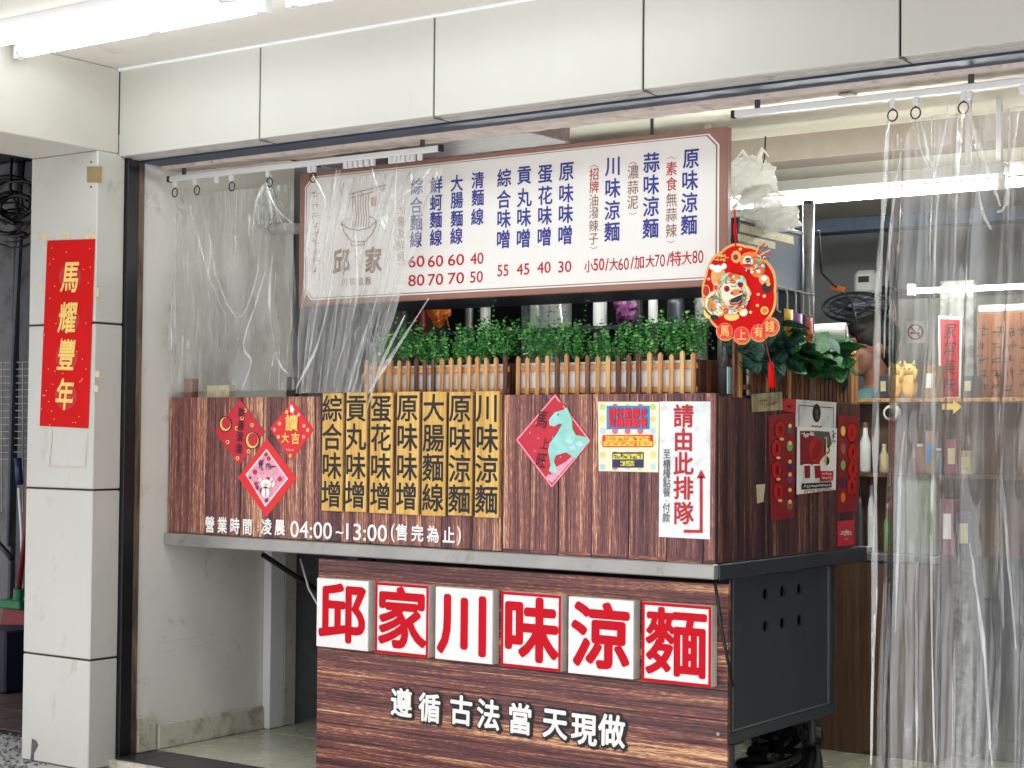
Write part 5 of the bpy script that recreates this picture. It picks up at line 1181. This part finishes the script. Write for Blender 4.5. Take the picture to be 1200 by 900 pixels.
# person behind the ledge
def person():
    t = thing('person', 'person with short dark hair seen in profile, facing left behind the ledge', 'person', (onY(1011, 410, 2.45).x+.055, 2.45, .03)); t.rotation_euler.z = R(40)
    hc = onY(1011, 410, 2.45)
    X, Y, Z = hc.x+.035, 2.45, hc.z
    def cap(mb, pts, rs): mb.tube(pts, rs, 14)
    mb = MB()
    mb.ell((X+.018, Y, Z+.035), (.098, .078, .095), 20, 14)      # skull
    mb.ell((X-.025, Y, Z-.035), (.062, .060, .078), 18, 12)      # face
    mb.ell((X-.045, Y, Z-.092), (.032, .034, .028), 12, 8)       # chin
    mb.ell((X-.082, Y, Z+.038), (.018, .045, .014), 12, 8)       # brow
    mb.tube([(X-.083, Y, Z+.02), (X-.100, Y, Z-.005), (X-.112, Y, Z-.022), (X-.085, Y, Z-.034)], [.010, .012, .014, .012], 10)   # nose
    mb.ell((X-.084, Y, Z-.052), (.014, .024, .007), 10, 6); mb.ell((X-.082, Y, Z-.064), (.014, .022, .008), 10, 6)   # lips
    mb.ell((X-.055, Y-.040, Z-.025), (.028, .020, .026), 10, 8); mb.ell((X-.055, Y+.040, Z-.025), (.028, .020, .026), 10, 8)
    for s_ in (-1, 1): mb.ell((X+.020, Y+s_*.080, Z+.0), (.020, .010, .034), 10, 8)
    mb.tube([(X+.02, Y, Z-.05), (X+.03, Y, Z-.13), (X+.04, Y, Z-.20)], [.055, .053, .062], 14)
    mb.tube([(X+.04, Y, Z-.17), (X+.04, Y, Z-.25), (X+.04, Y, Z-.45), (X+.04, Y, Z-.75)], [.07, .13, .14, .13], 16)
    for s_ in (-1, 1):
        mb.tube([(X+.04, Y+s_*.10, Z-.23), (X+.04, Y+s_*.19, Z-.27), (X+.02, Y+s_*.22, Z-.52), (X-.16, Y+s_*.17, Z-.60), (X-.23, Y+s_*.15, Z-.60)], [.06, .058, .042, .032, .024], 12)
        for f in range(4): mb.tube([(X-.225, Y+s_*.15+(f-1.5)*.017, Z-.60), (X-.27, Y+s_*.15+(f-1.5)*.019, Z-.602), (X-.295+.006*abs(f-1.5), Y+s_*.15+(f-1.5)*.019, Z-.622)], [.0095, .009, .007], 7)
        mb.tube([(X-.22, Y+s_*.125, Z-.60), (X-.25, Y+s_*.105, Z-.61), (X-.27, Y+s_*.10, Z-.622)], [.011, .010, .008], 7)
    for s_ in (-1, 1): mb.tube([(X+.04, Y+s_*.08, Z-.70), (X+.03, Y+s_*.085, Z-1.10), (X+.04, Y+s_*.09, .10), (X-.04, Y+s_*.09, .06)], [.085, .055, .038, .035], 12)
    o = mb.build('body', 'skin', t)
    md = o.modifiers.new('r', 'REMESH'); md.mode = 'VOXEL'; md.voxel_size = .0065; md.use_smooth_shade = True
    sm_ = o.modifiers.new('s', 'SMOOTH'); sm_.iterations = 4; sm_.factor = .5
    h = MB()
    def hf(v):
        d = v-Vector((X+.022, Y, Z+.045)); k = 1+.05*mn.noise(d*40)
        return Vector((X+.022, Y, Z+.045))+d*k
    h.ell((X+.026, Y, Z+.062), (.110, .094, .094), 28, 20, fn=hf); h.ell((X-.040, Y, Z+.090), (.060, .072, .040), 18, 12, fn=hf); h.ell((X+.072, Y, Z+.0), (.056, .082, .082), 18, 12, fn=hf)
    h.build('hair', 'hair', t, smooth=True)
    for s_ in (-1, 1): MB().ell((X-.073, Y+s_*.030, Z+.013), (.010, .012, .008), 10, 8).build('eye', 'ink_black', t)
    s = MB(); s.tube([(X+.035, Y, Z-.165), (X+.04, Y, Z-.20), (X+.04, Y, Z-.26), (X+.04, Y, Z-.45), (X+.04, Y, Z-.78)], [.075, .115, .158, .162, .16], 22)
    for k in (-1, 1): s.tube([(X+.04, Y+k*.10, Z-.235), (X+.04, Y+k*.195, Z-.275), (X+.03, Y+k*.225, Z-.42)], [.07, .072, .060], 14)
    s.build('shirt', 'shirt', t, smooth=True)
    s = MB(); s.tube([(X+.04, Y, Z-.66), (X+.04, Y, Z-.84)], [.165, .17], 22)
    for k in (-1, 1): s.tube([(X+.04, Y+k*.085, Z-.80), (X+.03, Y+k*.09, Z-1.15), (X+.04, Y+k*.095, .12)], [.10, .075, .06], 16)
    s.build('trousers', 'navy', t, smooth=True)
    for k in (-1, 1): MB().ell((X-.01, Y+k*.09, .068), (.125, .046, .035), 16, 8).build('shoe', 'dark', t, smooth=True)
person()

# rear counter, shelf unit and what stands on them
t = thing('rear_cabinet', 'brown laminate cabinet behind the stall, seen past its right side', 'cabinet', (-2.85, 2.35, .03))
MB().box(-3.25, -2.565, 2.08, 2.28, .033, .84, .004).build('carcass', 'cabwood', t); MB().box(-3.25, -2.55, 2.07, 2.28, .842, .872, .003).build('worktop', 'steel', t)
MB().box(-2.90, -2.575, 2.074, 2.079, .05, .83, .001).build('door', 'cabwood', t)
t = thing('shelf_unit', 'dark brown shelf partition with a pale ledge below the person', 'shelf unit', (-2.75, 2.19, .873))
MB().box(-3.25, -2.10, 2.20, 2.22, .8725, 1.50).build('back_board', 'cabwood', t); MB().box(-3.25, -2.10, 2.10, 2.24, 1.503, 1.520, .002).build('ledge', 'picket', t)
MB().box(-3.25, -2.10, 2.10, 2.20, 1.19, 1.205, .001).build('shelf_board', 'cabwood', t); MB().box(-2.118, -2.10, 2.10, 2.199, .8725, 1.50).build('end_board', 'cabwood', t)
def bottle(u, vb, vt, wpx, y, zb, m_, capm, label, cat='bottle', name='bottle'):
    q = onY(u, vb, y); s_ = (onY(u+1, vb, y)-q).length; r0 = wpx*s_*.5; zt_ = onY(u, vt, y).z; h = zt_-zb
    t = thing(name, label, cat, (q.x, y, zb))
    MB().tube([(q.x, y, zb), (q.x, y, zb+h*.05), (q.x, y, zb+h*.6), (q.x, y, zb+h*.75), (q.x, y, zb+h*.9)], [r0*.9, r0, r0, r0*.5, r0*.4], 16).build('bottle_body', m_, t, smooth=True)
    MB().tube([(q.x, y, zb+h*.9), (q.x, y, zb+h)], r0*.48, 12).build('cap', capm, t)
bottle(1014, 560, 495, 12, 2.15, 1.206, 'white', 'ink_brown', 'white cup with brown lid on the middle shelf behind the flank', 'cup')
bottle(1008, 600, 575, 9, 2.16, .873, 'cabside', 'dark', 'dark grey green bottle on the rear worktop')
bottle(1021, 640, 560, 8, 2.16, .873, 'white', 'dull_red', 'slim white bottle on the rear worktop beside the curtain edge')
bottle(1042, 640, 590, 12, 2.16, .873, 'greenprint', 'white', 'pale green bottle on the rear worktop seen through the curtain')
bottle(1036, 560, 520, 10, 2.15, 1.206, 'tape', 'white', 'cream jar on the middle shelf seen through the curtain', 'jar')
bottle(1078, 560, 520, 14, 2.15, 1.206, 'signbrown', 'white', 'brownish tub on the middle shelf seen through the curtain', 'tub')
bottle(1100, 560, 525, 12, 2.15, 1.206, 'hood', 'white', 'blue grey tin on the middle shelf seen through the curtain', 'tin')
q0, q1 = onY(1000, 640, 2.10), onY(1018, 625, 2.10); MB().box(q0.x, q1.x, 2.08, 2.16, .8725, .895, .002).build('paper_stack', 'white', label='stack of white papers on the rear worktop edge', cat='paper')
q0, q1 = onY(1052, 640, 2.12), onY(1098, 560, 2.12); MB().box(q0.x, q1.x, 2.11, 2.14, .8725, q1.z, .003).build('clear_box', plain('pale_green_plastic', '#8f9a86', .4), label='pale green plastic box on the worktop behind the entrance curtain', cat='box')
# golden figurines
for k, u in enumerate((1050, 1066)):
    q = onY(u, 465, 2.17); z0 = 1.5205; s_ = .0034
    t = thing('cat_figurine', ['yellow cat figurine on the ledge, left one', 'yellow cat figurine on the ledge, right one'][k], 'figurine', (q.x, 2.17, z0), 'yellow cat figurines on the ledge')
    mb = MB().ell((q.x, 2.17, z0+.055), (.033, .03, .056), 16, 12).ell((q.x, 2.165, z0+.120), (.030, .026, .026), 14, 10)
    for e in (-1, 1): mb.tube([(q.x+e*.017, 2.165, z0+.138), (q.x+e*.022, 2.165, z0+.158)], [.010, .002], 8)
    mb.tube([(q.x+.028, 2.155, z0+.07), (q.x+.036, 2.15, z0+.12)], [.009, .009], 8)
    mb.build('cat_body', 'gold', t, smooth=True)
    for e in (-1, 1): MB().ell((q.x+e*.010, 2.140, z0+.124), (.004, .003, .004), 8, 6).build('eye', 'dark', t)
q = onY(1050, 484, 2.12); t = thing('security_camera', 'white dome camera under the ledge seen through the curtain', 'camera', (q.x, 2.12, q.z-.04))
MB().tube([(q.x, 2.10, q.z), (q.x, 2.06, q.z)], .032, 18).build('camera_housing', 'white', t); MB().tube([(q.x, 2.059, q.z), (q.x, 2.05, q.z)], .02, 16).build('lens', 'dark', t); MB().box(q.x-.008, q.x+.008, 2.10, 2.13, q.z, 1.502, .001).build('bracket', 'white', t)
def carton(u0, u1, vt, y0, y1, zb, m_, label, cat='carton', name='carton', tape_m='tape'):
    a, b = onY(u0, vt, y0), onY(u1, vt, y0); t = thing(name, label, cat, ((a.x+b.x)/2, (y0+y1)/2, zb))
    MB().box(a.x, b.x, y0, y1, zb, a.z, .003).build('carton_body', m_, t); MB().box(a.x+(b.x-a.x)*.2, b.x-(b.x-a.x)*.2, y0-.001, y0, zb+(a.z-zb)*.3, zb+(a.z-zb)*.75).build('label_patch', tape_m, t)
M['kraft'] = plain('kraft_card', '#9a7650', .7, var=.1); M['pinkbox'] = plain('faded_pink_card', '#8a5060', .6, var=.2)
carton(1082, 1096, 428, 2.12, 2.22, 1.5205, 'kraft', 'small kraft carton on the ledge right of the yellow cats', tape_m='ink_white')
carton(1030, 1040, 440, 2.12, 2.22, 1.5205, 'cabside', 'narrow dark carton on the ledge left of the yellow cats')
carton(1128, 1140, 440, 2.12, 2.22, 1.5205, 'hood', 'blue grey carton on the ledge at the foot of the brown board')
carton(1084, 1094, 505, 2.12, 2.18, 1.2055, 'kraft', 'tall kraft carton on the middle shelf', tape_m='blueprint')
carton(1108, 1122, 515, 2.12, 2.18, 1.2055, 'pinkbox', 'faded pink carton on the middle shelf')
carton(1124, 1138, 528, 2.12, 2.18, 1.2055, 'tagwood', 'low olive carton on the middle shelf')
carton(1101, 1118, 585, 2.12, 2.18, .873, 'pinkbox', 'pink carton on the rear worktop right of the green box', tape_m='ink_white')
carton(1120, 1138, 600, 2.12, 2.18, .873, 'cabside', 'dark carton on the rear worktop beside the pink one')
# no smoking notice on a pale board
bq0, bq1 = onY(1058, 420, 3.3), onY(1092, 300, 3.3)
MB().box(-3.3, -2.35, 3.34, 3.38, 1.2, 2.04).build('pale_board', plain('pale_wall_board', '#b9bab4', .6), label='pale wall board behind the entrance curtain', cat='board')
fnz = Face('Y', 3.34, .002)
t = sheet(fnz, [(1062, 376), (1084, 376), (1084, 402), (1062, 402)], 'ink_white', 'no_smoking_sign', 'white no smoking notice with a red barred circle', 'sign')
p = Print(fnz); p.disc(1073, 389, 9.5, 9.5, 'red_dk', 1, 24); p.disc(1073, 389, 7.6, 7.6, 'ink_white', 2, 24); p.line([(1067, 390.5), (1078, 390.5)], 2, 'ink_black', 3); p.line([(1076, 387), (1079, 383)], .9, 'ink_black', 3); p.line([(1067.5, 383.5), (1078.5, 394.5)], 1.8, 'red_dk', 4); p.build(t)
# narrow pale post with red plaque and arrow
MB().box(onY(1101, 470, 2.30).x, onY(1141, 470, 2.30).x, 2.30, 2.34, .033, 2.02, .003).build('pale_post', plain('mottled_post', '#8a8c86', .5, var=.3, scale=30, dirt=('#3a3836', .45, 18)), label='mottled grey post carrying the red plaque and yellow arrow', cat='post')
fp = Face('Y', 2.30, .006)
t = sheet(fp, [(1100, 370), (1128, 371), (1126, 469), (1101, 469)], 'ink_white', 'red_plaque', 'upright red plaque with dark brush characters and white edge', 'plaque', th=.006)
p = Print(fp); p.poly([(1102.5, 374), (1125.5, 375), (1124, 465), (1103.5, 465)], 'crimson', 1)
for k, ch in enumerate('家常美味'): p.text(ch, 1114-.3*k, 388+21*k, 19, 'ink_black', .0, .8, 3, shear=.15)
p.build(t)
fp = Face('Y', 2.0935, 0)
t = thing('arrow_sign', 'yellow arrow sign pointing right below the red plaque', 'arrow sign', fp.p(1115, 484))
MB().prism([fp.p(*q) for q in ((1104, 473), (1117, 473), (1117, 468.5), (1127, 476.5), (1117, 485), (1117, 480), (1104, 480))], (0, .004, 0)).build('arrow', 'yellow' if 0 else 'gold', t)
# tall dark fridge with a brown board on top
t = thing('tall_fridge', 'dark grey tall cabinet behind the entrance curtain at the right edge', 'fridge', (-1.9, 2.5, .03))
fx0, fx1 = onY(1143, 600, 2.25).x, -1.35
MB().box(fx0, fx1, 2.28, 2.95, .033, 1.47, .01).build('fridge_body', 'cabside', t); MB().box(fx0+.01, fx1-.01, 2.255, 2.278, .12, 1.45, .006).build('fridge_door', 'steel_dk', t); MB().box(fx0+.04, fx0+.06, 2.22, 2.254, .7, 1.15, .004).build('handle', 'steel', t)
fbz = Face('Y', 2.26, 0)
t = thing('menu_board', 'brown wooden board with dark vertical writing on top of the grey cabinet', 'board', fbz.p(1172, 487))
za, zb_ = 1.471, fbz.p(1172, 366).z
MB().box(fx0-.004, fx1, 2.285, 2.31, za, zb_, .004).build('wooden_panel', 'boardwood', t)
p = Print(Face('Y', 2.285, .001))
for c_ in range(4):
    u = 1153+16*c_
    p.scrib(u, 380, u-2, 478, 'ink_black', 6, 120+c_, 9, 1.0, 1)
p.build(t, 'faded_writing')
MB().box(fx0-.004, fx1, 2.288, 2.33, zb_+.001, zb_+.035, .008).build('foam_strip', 'white', label='rough white strip along the top of the brown board', cat='strip')

# ============================================================ dark passage left of the pillar
t = thing('shutter_wall', 'dark grey ribbed metal wall in the passage left of the pillar', 'wall', (-8, 1.7, 0))
for i in range(22):
    x = -9.2+i*.19; MB().box(x, x+.17, 1.66+(i % 2)*.02, 1.72, .0, 2.9, .01).build('metal_rib', plain('rib_grey%d' % (i % 3), ['#6a6a6c', '#54555a', '#3a3b40'][i % 3], .5, metal=.3, var=.15, dirt=('#24201c', .4, 6)), t)
MB().box(-9.5, -5.5, 1.73, 1.8, 0, 2.95).build('backing', 'dark', t)
MB().box(-5.74, -5.70, .15, 1.72, 0, 2.9).build('passage_side_wall', 'dark', label='black side wall of the passage behind the pillar', cat='wall')
cb = thing('cable_bundle', 'tangled bundle of black cables looped in the passage at upper left', 'cable bundle', (-7.0, 1.3, 2.2))
r_ = random.Random(44)
for k in range(16):
    cx, cy_, rr = 18+r_.uniform(-10, 10), 250+r_.uniform(-18, 18), r_.uniform(14, 34); a0 = r_.uniform(0, 6.28); Yk = 1.3+r_.uniform(-.08, .08)
    pts = [onY(cx+rr*math.cos(a0+a)*r_.uniform(.94, 1.06), cy_+rr*.8*math.sin(a0+a), Yk+.03*math.sin(3*a)) for a in [q*.45 for q in range(int(r_.uniform(8, 14)))]]
    MB().tube(pts, r_.choice((.006, .009, .012)), 6).build('cable', 'rope' if k != 5 else 'redplastic', cb, smooth=True)
MB().tube([onY(28, 188, 1.3), onY(24, 225, 1.3), onY(26, 245, 1.3)], .010, 6).build('cable', 'rope', cb, smooth=True); MB().tube([onY(14, 185, 1.3), onY(12, 220, 1.3), onY(20, 245, 1.3)], .008, 6).build('cable', 'rope', cb, smooth=True)
MB().tube([onY(24, 270, 1.3), onY(16, 420, 1.35), onY(10, 640, 1.4)], .016, 8).build('drain_pipe', 'steel_dk', label='thin dark pipe running down the passage wall', cat='pipe')
wr = thing('wire_rack', 'thin wire rack standing against the passage wall', 'wire rack', (-7.3, 1.4, 1.2))
wm = MB()
for k in range(15): wm.tube([onY(-5, 425+9*k*.9, 1.42), onY(40, 424+9*k*.9, 1.42)], .0022, 4)
for u in (2, 14, 27, 38): wm.tube([onY(u, 424, 1.425), onY(u, 600, 1.425)], .004, 4)
wm.build('wire_grid', 'steel', wr)
bm_ = thing('mop', 'mop with a dark grip and pale handle leaning in the passage', 'mop', onY(27, 725, 1.2))
MB().tube([onY(22, 572, 1.2), onY(25, 620, 1.2), onY(27, 700, 1.2)], .008, 8).build('handle', 'white', bm_, smooth=True); MB().tube([onY(21, 537, 1.2), onY(23, 568, 1.2)], .019, 10).build('grip', 'navy', bm_, smooth=True)
bm_ = thing('broom', 'green and red broom with a red pole beside the pillar', 'broom', onY(18, 735, 1.1))
MB().tube([onY(37, 500, 1.1), onY(30, 620, 1.1), onY(22, 695, 1.1)], .013, 10).build('pole', 'redplastic', bm_, smooth=True)
MB().tube([onY(22, 690, 1.1), onY(21, 703, 1.1)], .026, 10).build('socket', 'greenplastic', bm_); a = onY(6, 712, 1.1); b = onY(30, 704, 1.1); MB().box(a.x, b.x, 1.06, 1.13, a.z, b.z, .006).build('broom_block', 'greenplastic', bm_)
brs = MB()
for k in range(40):
    u = 5+25*k/39; brs.tube([onY(u, 712, 1.1), onY(u+(u-18)*.25, 732, 1.1)], .004, 4)
brs.build('bristles', ['redplastic', 'greenplastic'], bm_)
a, b = onY(-14, 733, 1.12), onY(29, 733, 1.12); MB().box(a.x, b.x, 1.0, 1.3, .013, a.z, .01).build('storage_box', 'deepnavy', label='dark blue storage box under the broom in the passage', cat='box')
a = onY(-5, 630, 1.3); MB().tube([onY(-6, 632, 1.25), onY(6, 645, 1.25), onY(14, 655, 1.25)], .014, 8).build('black_hose', 'rope', label='black hose end hanging at the left picture edge', cat='hose', smooth=True)
MB().box(-12, -5.73, -.2, 4.2, 2.9, 2.95).build('passage_ceiling', 'dark', kind='structure')
def bin_bag():
    q = onZ(938, 888, .03); bag((-2.93, 1.48, .135), (.13, .16, .115), 'black crumpled rubbish bag on the floor under the metal cabinet', 'binbag', 14)
    MB().tube([(-2.80, 1.02, .19), (-2.80, 1.09, .185), (-2.82, 1.20, .15), (-2.85, 1.30, .10)], [.018, .010, .010, .012], 8).build('black_tube', 'rope', label='short black pipe with a thick end under the metal cabinet', cat='pipe', smooth=True)
bin_bag()
# wires and oddments under the stall, beside the castors
t = thing('water_hose', 'black coiled hose on the floor under the metal cabinet', 'hose', (-2.9, 1.3, .032))
MB().tube([(-2.88+.10*math.cos(a), 1.20+.14*math.sin(a), .05+.008*a) for a in [q*.4 for q in range(34)]], .016, 8).build('coil', 'rope', t, smooth=True)
